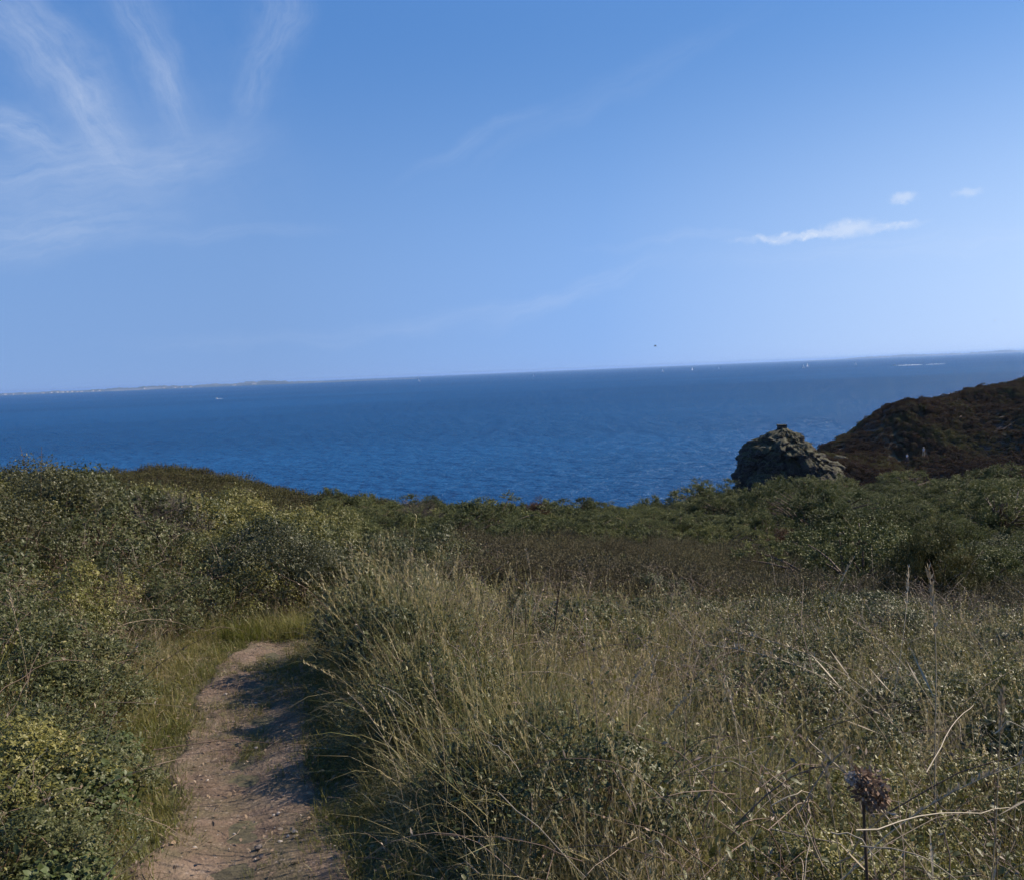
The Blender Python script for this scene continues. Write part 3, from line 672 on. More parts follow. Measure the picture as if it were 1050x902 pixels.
end = pick(3000, -3.4, -.9, yl - .35, yl + .85, lambda x, y: np.clip(.45 + 1.2 * fbm(x * 2.2, y * 2.2, 141, 3), 0, 1) * ((x > pathL(y) - .75) & (x < pathR(y) + .2) & (y > yl - .1 + .3 * (x - pathL(yl)))))
x, y = end; n = len(x)
scatter('lush_grass', 'bright green grass closing off the far end of the footpath', [grass_tuft('lush_a', LUSH, 30, .1, .26, .05, .0055, .55, .15, .4), grass_tuft('lush_b', LUSH, 26, .08, .22, .05, .005, .7, .15, .5), grass_tuft('lush_c', GRASS, 24, .1, .34, .06, .003, .6, .2, .6)],
        np.stack([x, y, ground(x, y)], -1), rots(n, .15), scl(n, .7, 1.2))

# leafy undergrowth between the bushes
def small_clump(name, mat, n, r, h, lf, simple=False):
    b = MB(); P = np.stack([rng.normal(0, r, n), rng.normal(0, r, n), rng.uniform(.02, h, n)], -1)
    L_ = lf * rng.uniform(.5, 1.25, n)
    leaves(b, P, norm(rsph(n) + np.array([0, 0, .3])), norm(rsph(n) * .6 + np.array([0, 0, 1.])), L_, L_ * .46, np.clip(rng.normal(.5, .25, n), 0, 1), simple)
    for k in range(5):
        c = P[k]; tube(b, np.linspace([0, 0, -.03], c, 4), .0025, .0015, 3, .9)
    return b.mesh(name, mat)
uv = [small_clump('under_a', BRAMBLE, 110, .13, .28, .024), small_clump('under_b', BRAMBLE_Y, 110, .12, .3, .020), small_clump('under_c', IVY, 60, .13, .2, .032), small_clump('under_d', BRAMBLE, 120, .14, .36, .020), small_clump('under_e', BRAMBLE_Y, 130, .13, .38, .017)]
def d_under(x, y):
    d = np.maximum(right_of(x, y), left_of(x, y)); p = pxof(x, y)
    return np.where(d > .3, 1., 0.) * np.clip(.45 + .9 * fbm(x * .7, y * .7, 83, 3), .1, 1) * inview(x, y) * (np.hypot(x, y) > .85) * (y < 15 - 3 * smooth(500, 800, p)) * (1 - .6 * smooth(300, 380, p) * (1 - smooth(640, 800, p)) * smooth(3.2, 4.6, y))
x, y = pick(19000, -10, 9, .6, 15, d_under); n = len(x)
s_ = scl(n, .8, 1.5); s_ *= smooth(-.1, .8, np.maximum(right_of(x, y), left_of(x, y))).clip(.45, 1)[:, None]
scatter('undergrowth', 'low leafy undergrowth filling the gaps among brambles and grass', uv, np.stack([x, y, ground(x, y)], -1), rots(n), s_)

# tangled dry canes and stems over the brambles
CANE = leaf_mat('dry_canes', [(0, C(.07, .045, .03)), (.4, C(.15, .10, .07)), (.7, C(.27, .21, .15)), (1, C(.42, .36, .27))], nscale=1.5, kn=.3, rough=.6, spec=.3, trans=0)
def cane_mesh(name, n, ln):
    b = MB()
    for k in range(n):
        a_ = rng.uniform(0, 6.3); l = ln * rng.uniform(.5, 1.2); el = rng.uniform(.15, 1.35); t = np.linspace(0, 1, 8)[:, None]
        d = np.array([math.cos(a_) * math.cos(el), math.sin(a_) * math.cos(el), math.sin(el)]); p0 = np.array([rng.normal(0, .12), rng.normal(0, .12), rng.uniform(0, .25)])
        pts = p0 + d * l * t - np.array([0, 0, 1.]) * (t ** 2) * l * rng.uniform(.1, .75) + np.cumsum(rng.normal(0, .006, (8, 3)), 0)
        tube(b, pts, rng.uniform(.0012, .0024), .0008, 4, rng.uniform(.15, 1))
        m = rng.integers(0, 6)
        if m: i = rng.integers(2, 8, m); leaves(b, pts[i], rsph(m), rsph(m), rng.uniform(.012, .035, m), .009, rng.uniform(.2, .9, m), True)
    return b.mesh(name, CANE)
cv = [cane_mesh('canes_%s' % q, n_, l_) for q, n_, l_ in (('a', 9, .6), ('b', 7, .8), ('c', 12, .45), ('d', 8, .7))]
def d_cane(x, y):
    d = np.maximum(right_of(x, y), left_of(x, y))
    return np.where(d > .35, 1., 0.) * np.clip(.45 + .9 * fbm(x * .6, y * .6, 95, 3), .05, 1) * inview(x, y) * (np.hypot(x, y) > 1.3) * np.clip(1.3 - y / 12, .2, 1)
x, y = pick(8000, -9, 9, .8, 13, d_cane); n = len(x); dd = np.maximum(right_of(x, y), left_of(x, y))
scatter('dry_stems', 'tangled dry canes and stems caught in the scrub', cv, np.stack([x, y, ground(x, y) + rng.uniform(.02, .38, n) * smooth(.2, 1., dd)], -1), rots(n, .4), scl(n, .5, 1.15))

# heather belt
def heather_tuft(name, mat, n, R, h, nn=9, nlen=.035, nw=.009):
    b = MB(); r = R * np.sqrt(rng.random(n)); a_ = rng.uniform(0, 6.3, n)
    hh = h * (1 - (r / R) ** 2 * .7) * rng.uniform(.55, 1.1, n)
    P = np.stack([r * np.cos(a_), r * np.sin(a_), hh - .12], -1); D = norm(np.stack([np.cos(a_) * r / R * .8, np.sin(a_) * r / R * .8, np.ones(n)], -1) + rsph(n) * .35)
    shoots(b, P, D, rng.uniform(.1, .2, n), nn, nlen, nw, np.clip(rng.normal(.45, .22, n), 0, 1))
    return b.mesh(name, mat)
hv = [heather_tuft('heather_%s' % q, HEATHER, 330, .42, h) for q, h in zip('abcd', (.4, .5, .35, .55))]
def d_heath(x, y):
    p = pxof(x, y); nz = fbm(x * .25, y * .25, 91, 3)
    lo = 10.5 + 1.5 * nz - 0 * p; hi = 23 + 6 * nz - 5 * smooth(820, 900, p) - 6 * (1 - smooth(380, 470, p))
    return ((y > lo) & (y < hi) & (p > 330) & (p < 1120)) * 1.
x, y = pick(5200, -8, 18, 9, 29, d_heath); n = len(x)
scatter('heather', 'faded brown heather in a broad belt between meadow and gorse', hv, np.stack([x, y, ground(x, y)], -1), rots(n), scl(n, .7, 1.3))
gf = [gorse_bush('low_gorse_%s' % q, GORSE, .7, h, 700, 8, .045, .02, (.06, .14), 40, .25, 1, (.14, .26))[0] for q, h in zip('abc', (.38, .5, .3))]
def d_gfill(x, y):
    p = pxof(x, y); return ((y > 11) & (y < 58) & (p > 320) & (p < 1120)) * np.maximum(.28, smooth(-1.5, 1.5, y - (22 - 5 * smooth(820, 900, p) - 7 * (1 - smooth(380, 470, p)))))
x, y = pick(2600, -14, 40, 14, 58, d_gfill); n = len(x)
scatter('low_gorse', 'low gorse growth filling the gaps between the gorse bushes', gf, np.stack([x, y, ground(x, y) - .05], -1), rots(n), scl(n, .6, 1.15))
# low turf cover on the far hump and anywhere bare beyond the scrub
tv_ = [heather_tuft('turf_%s' % q, TURF, 120, .6, h, 7, .06, .02) for q, h in zip('ab', (.25, .4))]
x, y = pick(5200, -40, 5, 24, 56, lambda x, y: ((pxof(x, y) < 420) & (pxof(x, y) > -120)) * 1.); n = len(x)
scatter('low_turf', 'olive and russet low heath on the far clifftop hump', tv_, np.stack([x, y, ground(x, y)], -1), rots(n), scl(n, .6, 1.3))

# headland scrub
bv = [gorse_bush('scrub_%s' % q, BRACKEN, .95, h, 520, 5, .11, .055, (.08, .2), 34, .35, 1, (.16, .3))[0] for q, h in zip('abc', (.55, .8, 1.05))]
hx = rng.uniform(30, 175, 32000); hy = rng.uniform(112, 225, 32000); hz = headland(hx, hy)
sl_ = np.hypot(headland(hx + 1, hy) - hz, headland(hx, hy + 1) - hz)
tr_px = None
k = (hz > SEA + 3) & (sl_ < 1.6) & (pxof(hx, hy) < 1120)
hx, hy, hz = hx[k], hy[k], hz[k]; n = len(hx)
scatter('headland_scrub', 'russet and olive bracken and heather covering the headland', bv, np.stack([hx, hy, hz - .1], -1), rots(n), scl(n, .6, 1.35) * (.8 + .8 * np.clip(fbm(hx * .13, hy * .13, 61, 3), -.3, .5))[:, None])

# ------------------------------------------------------------------ individual bushes
def kinds(name, cat, group, variants, part):
    protos = []
    for lm, sm in variants:
        protos.append((lm, sm))
    state = {'n': 0}
    def place(loc, rz, sc, label, k=None, grp=None):
        lm, sm = protos[rng.integers(0, len(protos)) if k is None else k]
        t = thing(name, label, cat, loc, rz, grp or group, sc)
        link(part, lm, t); link('stem', sm, t)
        return t
    return place
def spread(cand, spacing, maxn):
    """greedy thinning: keep points at least 'spacing' apart"""
    out = []
    for x, y, s in cand:
        if all((x - a) ** 2 + (y - b) ** 2 > (.5 * (s + c)) ** 2 for a, b, c in out):
            out.append((x, y, s))
            if len(out) >= maxn: break
    return out

bram = [leafy_bush('bramble_%s' % q, BRAMBLE, .62, h, n_, lf, 16, .5) for q, h, n_, lf in (('a', .62, 2200, .03), ('b', .72, 2400, .026), ('c', .55, 2000, .032), ('d', .68, 2600, .023))]
pale = [leafy_bush('pale_%s' % q, BRAMBLE_Y, .6, h, 2800, lf, 15, .5) for q, h, lf in (('a', .7, .021), ('b', .6, .019), ('c', .8, .023))]
broad = [leafy_bush('broad_%s' % q, IVY, .5, h, 1100, .042, 9, .72) for q, h in (('a', .5), ('b', .42))]
dark = [leafy_bush('dark_%s' % q, DARKLEAF, .9, h, 5200, .024, 22) for q, h in (('a', 1.2), ('b', 1.35), ('c', 1.1))]
p_bram = kinds('bramble_bush', 'bramble', 'brambles on the bank right of the footpath', bram, 'foliage')
p_pale = kinds('leafy_bush', 'bush', 'yellowish bushes beside the footpath', pale, 'foliage')
p_broad = kinds('broad_leaved_bush', 'bush', 'broad leaved plants left of the footpath', broad, 'foliage')
p_dark = kinds('thicket_bush', 'bush', 'thicket bushes behind the footpath', dark, 'foliage')

# right bank
cand = []
x, y = pick(2600, -2, 9, .9, 11.5, lambda x, y: ((right_of(x, y) > .42) & inview(x, y, 60) & (np.hypot(x, y) > 1.25)) * np.clip(.30 + .9 * fbm(x * .45, y * .45, 101, 3) + .45 * (y < 5) + .2 * (pxof(x, y) > 760) - .5 * ((pxof(x, y) < 760) & (y > 3.8)), .03, 1))
for a_, b_ in zip(x, y): cand.append((a_, b_, rng.uniform(.5, .75)))
for a_, b_, s in spread(cand, .58, 150):
    p = pxof(a_, b_); e = float(right_of(a_, b_))
    sc = s / .62 * (.55 + .3 * smooth(.3, 1.2, e))
    z = float(ground(a_, b_)) - .03
    if rng.random() < .72:
        lb = 'dark green bramble bush low on the near bank right of the footpath' if b_ < 4 else 'bramble bush in the straw grass farther up the right bank'
        p_bram((a_, b_, z), rng.uniform(0, 6.3), (sc, sc, sc * rng.uniform(.85, 1.1)), lb)
    else:
        p_pale((a_, b_, z), rng.uniform(0, 6.3), (sc * .9, sc * .9, sc * rng.uniform(.85, 1.1)), 'yellowish leafy bush among the brambles right of the footpath', None, 'yellowish bushes among the right brambles')
for y_, off, hgt in [(3.6, .74, .48), (4.5, .66, .54), (5.4, .6, .58), (6.1, .56, .64), (6.6, .54, .68), (7.0, .56, .55)]:
    x_ = float(pathR(y_)) + off; sc = hgt / .64
    p_bram((x_, y_, float(ground(x_, y_)) - .03), rng.uniform(0, 6.3), (.42 / .62 * 1.15, .42 / .62 * 1.15, sc), 'upright bramble bush crowding the right edge of the footpath', None, 'brambles crowding the right edge of the footpath')
# left bank
cand = []
x, y = pick(2600, -10, -1, 1.6, 13.5, lambda x, y: ((left_of(x, y) > .55 - .25 * (y < 3.6)) & inview(x, y, 70)) * np.clip(.7 + .6 * fbm(x * .5, y * .5, 107, 3), .2, 1))
for a_, b_ in zip(x, y): cand.append((a_, b_, rng.uniform(.5, .8)))
for a_, b_, s in spread(cand, .52, 150):
    e = float(left_of(a_, b_)); z = float(ground(a_, b_)) - .03
    sc = s / .62 * (.52 + .42 * smooth(.4, 1.5, e)) * (1 + .3 * smooth(6, 11, b_))
    q = rng.random(); szz = (sc, sc, sc * rng.uniform(.9, 1.2))
    if b_ < 4.2 and q < .55: p_broad((a_, b_, z), rng.uniform(0, 6.3), szz, 'broad leaved green plant on the bank left of the footpath')
    elif q < .75: p_bram((a_, b_, z), rng.uniform(0, 6.3), szz, 'bramble bush mixed with grass left of the footpath', None, 'brambles left of the footpath')
    else: p_pale((a_, b_, z), rng.uniform(0, 6.3), szz, 'yellow green bush on the slope left of the footpath')
for px, d, kd, sc in [(15, 2.75, 0, .8), (60, 2.7, 1, .72), (95, 2.95, 0, .62), (20, 3.2, 0, .9), (70, 3.35, 1, .85), (112, 3.6, 0, .7), (10, 3.8, 0, 1.), (60, 4.0, 0, .95), (105, 4.2, 1, .8), (25, 4.6, 0, 1.0), (80, 4.8, 0, .9), (120, 5.1, 0, .8), (30, 5.5, 0, 1.), (90, 5.8, 0, .95), (135, 6.1, 0, .8), (50, 6.6, 0, 1.), (115, 7., 0, .9), (155, 7.2, 0, .75)]:
    px -= 44 - 14 * (d > 4.4); sc *= .78; x_ = float(ray(px, 600)[0] * d); (p_broad if kd else p_bram)((x_, d, float(ground(x_, d)) - .03), rng.uniform(0, 6.3), (sc, sc, sc * rng.uniform(.85, 1.1)), 'broad leaved green plant in the near left bramble bank' if kd else 'green bramble in the continuous bank at the left edge', None, 'broad leaved plants in the near left bank' if kd else 'brambles along the left edge')
# thicket on the left skyline and behind the end of the path
def pxp(px, d, dz=0.0):
    r = ray(px, 600); x = r[0] * d; return (float(x), float(d), float(ground(x, d)) + dz)
for px, d, s in [(-60, 10, 1.0), (-10, 9.6, .96), (28, 10.6, 1.02), (56, 10.2, .98), (84, 11.2, .86), (-30, 11.5, 1.03), (40, 12, 1.03), (66, 12.2, .96), (10, 8.4, .85), (-70, 8, .9), (116, 11.6, .7)]:
    p_dark(pxp(px, d, -.05), rng.uniform(0, 6.3), s, 'dark thicket bush forming the left skyline above the sea', None, 'dark bushes on the left skyline')
for px, d, s in [(150, 13, .8), (180, 14, .85), (215, 12.6, .8), (245, 13.6, .85), (200, 16.5, .9), (160, 17, .9), (275, 15, .9), (240, 18, .95), (305, 14.2, .8), (310, 17, .9), (285, 12.2, .75), (135, 14.6, .8), (345, 15.5, .75), (340, 18.5, .85)]:
    p_pale(pxp(px, d, -.05), rng.uniform(0, 6.3), s * 1.7, 'yellow green bush in front of the far hump', None, 'yellow green bushes in front of the hump')
for px, d, s, lb in [(292, 9.2, .8, 'dark leafy bush right behind the end of the footpath'), (268, 10.2, .85, 'dark leafy bush half hidden above the lush grass'), (318, 9.9, .78, 'dark leafy bush between footpath end and straw meadow')]:
    p_dark(pxp(px, d, -.05), rng.uniform(0, 6.3), s, lb)

x_ = float(ray(876, 880)[0] * 1.66); p_bram((x_, 1.66, float(ground(x_, 1.66)) - .04), .4, (.48, .48, .82), 'small bramble at the foot of the rusty dead seed head')
x_ = float(ray(930, 880)[0] * 1.85); p_bram((x_, 1.85, float(ground(x_, 1.85)) - .04), 2.4, (.5, .5, .8), 'small bramble just right of the rusty dead seed head')
# gorse
gor = [gorse_bush('gorse_%s' % q, GORSE, 1.1, h, 3000, nn=9, nlen=.038, nw=.018, sl_=(.06, .13), nl=110, lr=(.10, .19), upness=.25, stems=40) for q, h in (('a', 1.15), ('b', 1.0), ('c', 1.3), ('d', .9), ('e', 1.1))]
p_gorse = kinds('gorse_bush', 'gorse bush', 'gorse bushes on the seaward slope', gor, 'foliage')
cand = []
def d_gor(x, y):
    p = pxof(x, y); nz = fbm(x * .25, y * .25, 91, 3)
    hi0 = 22.5 + 6 * nz - 5 * smooth(820, 900, p) - 7 * (1 - smooth(380, 470, p))
    yend = 38 + 16 * smooth(640, 800, p)
    return ((y > hi0) & (y < yend) & (p > 330) & (p < 1110)) * 1.
x, y = pick(6000, -10, 36, 13, 55, d_gor)
for a_, b_ in zip(x, y): cand.append((a_, b_, rng.uniform(1.2, 2.9)))
for a_, b_, s in spread(cand, 1.5, 230):
    p = pxof(a_, b_); sc = s / 1.7 * rng.uniform(.8, 1.15)
    lb = 'green gorse bush on the skyline with open sea behind' if p < 740 and b_ > 29 else ('green gorse bush on the slope below the headland' if p > 700 else 'dark gorse bush behind the heather belt')
    p_gorse((a_, b_, float(ground(a_, b_)) - .08), rng.uniform(0, 6.3), (sc * 1.12, sc * 1.12, sc * rng.uniform(.6, 1.35 if (p > 760 and b_ < 34) else .9)), lb)
gy = gorse_bush('yellow_gorse', GORSE_Y, 1.1, 1.1, 4200, 12, .045, .012, (.08, .18), 120, .4, 40, (.1, .2))
gd = gorse_bush('dead_gorse', DEADBUSH, .8, .9, 1300, 10, .045, .012, (.08, .2), 40, .3, 30, (.12, .25))
gt = gorse_bush('twiggy', TWIGGY, .9, 1.0, 1100, 8, .09, .006, (.15, .35), 40, .5, 40, (.15, .3))
def one(name, label, cat, meshes, loc, sc=1.0, rz=0.):
    t = thing(name, label, cat, loc, rz, None, sc); link('foliage', meshes[0], t); link('stem', meshes[1], t); return t
one('gorse_bush', 'large rounded yellow olive gorse bush right of the heather belt', 'gorse bush', gy, pxp(956, 13.6, -.1), (.86, .86, (at(956, 546, 13.6)[2] - float(ground(ray(956, 600)[0] * 13.6, 13.6))) / 1.05), 1)
one('gorse_bush', 'small yellow gorse bush at the right edge behind the meadow', 'gorse bush', gy, pxp(1030, 17.5, -.1), (.6, .6, .7), 2)
one('withered_bush', 'rusty brown withered gorse on the skyline beside green gorse', 'dead bush', gd, pxp(556, 33.5, .1), 1.1, 0)
one('withered_bush', 'orange brown withered bush in the middle of the gorse slope', 'dead bush', gd, pxp(803, 26, .1), (1.1, 1.1, .8), 2)
one('bare_bush', 'bare grey twiggy bush under the left skyline', 'bare bush', gt, pxp(128, 10.8, 0), .85, 1)
one('bare_bush', 'bare grey bush on the skyline left of the gorse', 'bare bush', gt, pxp(428, 32, .1), (.9, .9, 1.), 0)

# ------------------------------------------------------------------ tall dry stalks
def stalk_mesh(h, bend, head, seed):
    r_ = np.random.default_rng(seed); t = np.linspace(0, 1, 14)
    x = bend * h * t ** 2.2; z = h * (t - .25 * abs(bend) * t ** 3); y_ = .02 * np.sin(t * 5 + seed)
    pts = np.stack([x, y_, z], -1); s = MB(); tube(s, pts, .0024, .0010, 5, .6)
    for k in (5, 8):
        d = norm(np.array([[r_.normal(), r_.normal(), .7]])); leaves(s, pts[k:k + 1], d, np.array([[0, .3, 1.]]), .16, .007, .5, True)
    hd = MB(); th = np.linspace(1 - head, 1, 8); tube(hd, np.stack([np.interp(th, t, pts[:, q]) for q in range(3)], -1), .0022, .0014, 4, .6); m = 46; tt = r_.uniform(1 - head, 1.0, m); P = np.stack([np.interp(tt, t, pts[:, q]) for q in range(3)], -1)
    leaves(hd, P, norm(rsph(m) * .5 + np.array([bend * .5, 0, 1.])), rsph(m), .024, .006, r_.uniform(.3, 1, m), True)
    return s.mesh('stalk', STRAW), hd.mesh('seed_head', STRAW)
sk_ = [stalk_mesh(1, b_, h_, k) for k, (b_, h_) in enumerate([(.12, .2), (.45, .22), (-.06, .15), (.8, .25), (.25, .3)])]
def stalk(px, py_top, d, k, rz, label, grp='tall dry grass stalks above the right bank'):
    top = at(px, py_top, d); r = ray(px, 700); x = top[0]; z0 = float(ground(x, d)); h = max(.4, top[2] - z0)
    t = thing('dry_grass_stalk', label, 'grass stalk', (x, d, z0), rz, grp, h)
    link('stem', sk_[k][0], t); link('seed_head', sk_[k][1], t); return t
for px, py, d, k, rz, lb in [
        (968, 582, 3.4, 0, 1.6, 'tallest straight pale stalk against the dark yellow gorse'), (934, 572, 4.2, 3, 3.4, 'arched pale grass plume in front of the rounded gorse'), (940, 590, 4.6, 3, 3.1, 'lower arched plume beside the rounded gorse'),
        (915, 578, 5.0, 1, 1.0, 'slanting pale plume left of the rounded gorse'), (1046, 605, 3.4, 0, .4, 'pale stalk leaning up at the right edge'), (548, 560, 6.2, 2, .5, 'pale stalk standing highest in the straw meadow'),
        (437, 570, 8., 1, .7, 'bent stalk at the left of the straw meadow'), (449, 673, 3.3, 2, 1, 'upright stalk with a whitish tip beside the path shadow'), (593, 668, 3.2, 1, .5, 'tall bent stalk right of the meadow centre'),
        (600, 715, 3.1, 2, .3, 'shorter straight stalk beside a taller bent one'), (638, 695, 3.3, 1, .2, 'slim leaning stalk in the middle brambles'), (650, 680, 3.6, 3, 1.2, 'stalk with its head folded over in the middle brambles'),
        (678, 610, 5.2, 0, 1, 'stalk rising above the meadow edge at the centre'), (678, 665, 4.0, 2, .2, 'thin straight stalk below the meadow edge'), (412, 705, 3.4, 1, 2.6, 'pale leaning stalk over the path shadow'),
        (420, 712, 3.5, 1, 2.2, 'second leaning stalk over the path shadow'), (835, 565, 7.5, 1, .6, 'plume in front of the heather belt'), (790, 740, 2.3, 3, .1, 'broken bent straw in the near right brambles'),
        (985, 610, 4.4, 1, 2.9, 'curved straw below the rounded gorse'), (862, 770, 2.2, 2, .6, 'near straw crossing the right brambles'), (1010, 690, 2.6, 2, 2, 'near straw at the right among glossy leaves'),
        (1030, 760, 2.1, 1, 2.5, 'nearest straw at the right edge'), (915, 760, 2.2, 0, 2.8, 'near straw beside the rusty seed head'), (760, 700, 3.0, 1, 1.5, 'bowed straw left of the broken one'), (470, 640, 6.5, 1, 2, 'bent stalk in the straw meadow'),
        (330, 610, 7.5, 0, 1, 'stalk over the far end of the path shadow'), (500, 690, 4.2, 1, 3, 'leaning straw on the bank above the path'), (20, 600, 4.5, 2, 1, 'dry stalk at the left edge above the slope')]:
    stalk(px, py, d, k, rz, lb)
# dark dead docks
def dock(px, py, d, lean, label):
    top = at(px, py, d); z0 = float(ground(top[0] - lean, d)); h = top[2] - z0
    b = MB(); t = np.linspace(0, 1, 10)[:, None]; pts = np.array([[0, 0, 0]]) + t * np.array([[lean, 0, h]]) + .02 * np.sin(t * 4)
    tube(b, pts, .006, .002, 6, .5)
    tw = MB()
    for k in range(7):
        i = 3 + k % 7; dr = np.array([rng.normal(0, .6), rng.normal(0, .6), .8]); tube(tw, pts[i] + np.linspace(0, 1, 4)[:, None] * dr * rng.uniform(.08, .22), .0025, .001, 4, .5)
    th = thing('dead_dock', label, 'dead plant', (top[0] - lean, d, z0), 0, 'dark dead stems in the straw meadow')
    link('stem', b.mesh('dock_stem', DARKSTEM), th); link('twig', tw.mesh('dock_twigs', DARKSTEM), th)
dock(579, 572, 5.4, .22, 'dark leaning dead stem tall in the straw meadow'); dock(523, 592, 5.6, .02, 'dark upright dead stem in the straw meadow'); dock(540, 600, 6, .08, 'short dark stem between two taller dead stems')

# lying pale straws across the near right brambles
def straw(p0, p1, d0, d1, label):
    a_ = at(*p0, d0); c_ = at(*p1, d1); t = np.linspace(0, 1, 9)[:, None]; pts = a_ + (c_ - a_) * t + np.array([0, 0, .02]) * np.sin(t * 3.1)
    b = MB(); tube(b, pts - a_ + np.cumsum(rng.normal(0, .004, (9, 3)), 0), .0017, .0009, 5, .8)
    o = link('fallen_straw', b.mesh('fallen_straw', STRAW), None, a_); tag(o, label, 'straw', 'pale straws lying over the near brambles')
for p0, p1, d0, d1, lb in [((878, 852), (1030, 828), 1.75, 2.0, 'long pale straw lying level over the near right brambles'), ((850, 853), (905, 875), 1.75, 1.72, 'short pale straw slanting down below the rusty seed head'), ((885, 868), (975, 900), 1.7, 1.62, 'pale straw slanting down to the bottom edge'),
                           ((722, 792), (772, 787), 2.3, 2.3, 'short bleached straw lying level left of the seed head'), ((793, 828), (838, 824), 2.1, 2.15, 'short bleached straw lying level nearest the bottom'), ((500, 760), (535, 800), 3, 2.8, 'pale straw leaning down the near bank'),
                           ((512, 812), (600, 900), 2.6, 2.2, 'long grey straw slanting down the near bank'), ((1020, 755), (1050, 753), 2.2, 2.2, 'bleached straw at the right edge'), ((668, 862), (695, 880), 2.3, 2.25, 'short straw low in the brambles left of the seed head'),
                           ((950, 792), (1000, 730), 2.2, 2.5, 'bleached straw rising past the right brambles'), ((388, 703), (428, 728), 3.9, 3.7, 'straw poking out over the path shadow')]:
    straw(p0, p1, d0, d1, lb)

# rusty seed head
c_ = at(884, 806, 1.95); z0 = float(ground(c_[0], 1.95))
t = thing('dead_thistle', 'rusty brown dead seed head with grey fluff in the near right brambles', 'dead flower', (c_[0], 1.95, z0), 0, None, .8)
h = (c_[2] - z0) / .8 + .02
b = MB(); tube(b, np.array([[0.02, 0, 0], [.03, 0, h * .4], [.01, 0, h * .8], [0, 0, h]]), .006, .004, 6, .3); link('stem', b.mesh('thistle_stem', STEM), t)
b = MB()
for q, (ox, oz, rr_) in enumerate([(.02, .0, .032), (.05, -.025, .03), (.0, -.035, .028), (.035, -.06, .034), (-.01, .015, .022), (.06, -.07, .024)]):
    m = 110; d_ = rsph(m); P = np.array([ox, rng.normal(0, .012), h + oz]) + d_ * rr_ * rng.uniform(.3, 1.15, (m, 1)); leaves(b, P, norm(d_ * .6 + rsph(m) * .8 + np.array([0, 0, -.3])), rsph(m), rng.uniform(.010, .028, m), .009, np.clip(rng.normal(.45, .3, m), 0, 1), True)
link('bracts', b.mesh('thistle_bracts', DEADHEAD), t)
b = MB(); m = 200; d_ = rsph(m); P = np.array([-.035, -.01, h + .012]) + d_ * np.array([.018, .016, .02]) * rng.uniform(.3, 1, (m, 1)); leaves(b, P, norm(d_ + rsph(m)), rsph(m), .009, .004, rng.uniform(0, 1, m), True); link('fluff', b.mesh('thistle_fluff', FLUFF), t)
b = MB()
for k in range(12):
    m = 26; zc = h * rng.uniform(.1, .75); d_ = rsph(1)[0]; P = np.array([.02, 0, zc]) + np.linspace(0, .2, m)[:, None] * d_ * np.array([1, 1, .4]) + rng.normal(0, .012, (m, 3)); leaves(b, P, rsph(m), rsph(m), .03, .012, rng.uniform(0, .6, m), True)
link('withered_leaves', b.mesh('thistle_leaves', DEADHEAD), t)

# ------------------------------------------------------------------ stones and litter on the path
STONE = plain('pale_stone', (.30, .26, .22), .85, .3, .3, 30)
DSTONE = plain('dark_stone', (.12, .10, .085), .85, .3, .3, 30)
def stone_mesh(seed, mat, nm='stone'):
    bm = bmesh.new(); bmesh.ops.create_icosphere(bm, subdivisions=2, radius=1)
    for v in bm.verts:
        k = 1 + .35 * mnoise.noise(v.co * 1.3 + Vector((seed * 7, 0, 0))) + .12 * mnoise.noise(v.co * 3.5 + Vector((0, seed * 3, 0)))
        v.co *= k; v.co.z *= .55
    me = bpy.data.meshes.new(nm); bm.to_mesh(me); bm.free(); me.materials.append(mat); return me
stm = [stone_mesh(k, STONE) for k in range(3)] + [stone_mesh(k + 5, DSTONE, 'clod') for k in range(2)]
def pathz(x, y): return float(ground(x, y)) + .02
spots = [(302, 848, .016, 0), (295, 853, .011, 1), (287, 860, .012, 2), (285, 826, .012, 1), (265, 868, .020, 3), (268, 880, .013, 4), (290, 808, .014, 3), (262, 716, .013, 0), (231, 705, .016, 1), (240, 853, .009, 2), (200, 833, .011, 0), (150, 840, .010, 1), (212, 790, .010, 2), (262, 761, .014, 0), (280, 828, .010, 1), (200, 874, .010, 1)]
for k, (px, py, s, m) in enumerate(spots):
    p = on_plane(px, py, PSL); o = link('stone', stm[m], None, (p[0], p[1], pathz(p[0], p[1]))); s *= .72; o.scale = (s * 1.25, s, s); o.rotation_euler = (0, 0, k * 1.7)
    tag(o, ('pale little stone lying on the trodden footpath' if m < 3 else 'dark earthy little stone on the footpath'), 'stone', 'pale little stones on the footpath' if m < 3 else 'dark little stones on the footpath')
def d_pebble(x, y):
    d = np.maximum(right_of(x, y), left_of(x, y)); return (d < .05) * np.clip(.4 + fbm(x * 2, y * 2, 131, 3), .05, 1)
x, y = pick(1700, -3.2, .6, 1, YEND, d_pebble); n = len(x); s_ = scl(n, .002, .0045)
scatter('gravel', 'fine gravel bits scattered on the footpath', stm, np.stack([x, y, ground(x, y) + .021], -1), rots(n, .5), s_)
def litter_mesh(k):
    b = MB(); m = 1 + k
    if k < 2: leaves(b, np.zeros((1, 3)), np.array([[1., .2, .1]]), np.array([[0, .3, 1.]]), .03, .014, .6)
    else: tube(b, np.array([[0, 0, 0], [.04, .008, .006], [.09, -.004, .003]]), .0016, .001, 4, .7)
    return b.mesh('litter_%s' % 'abcd'[k], LITTER)
def d_lit(x, y):
    d = np.maximum(right_of(x, y), left_of(x, y)); return (d < .5) * np.clip(.35 + .25 * (d > -.25), 0, 1)
x, y = pick(15000, -4, .9, .9, YEND + .3, d_lit); n = len(x)
scatter('leaf_litter', 'dry leaves and straw bits on the footpath', [litter_mesh(k) for k in range(4)], np.stack([x, y, ground(x, y) + .026], -1), rots(n, .25), scl(n, .5, 1.2))

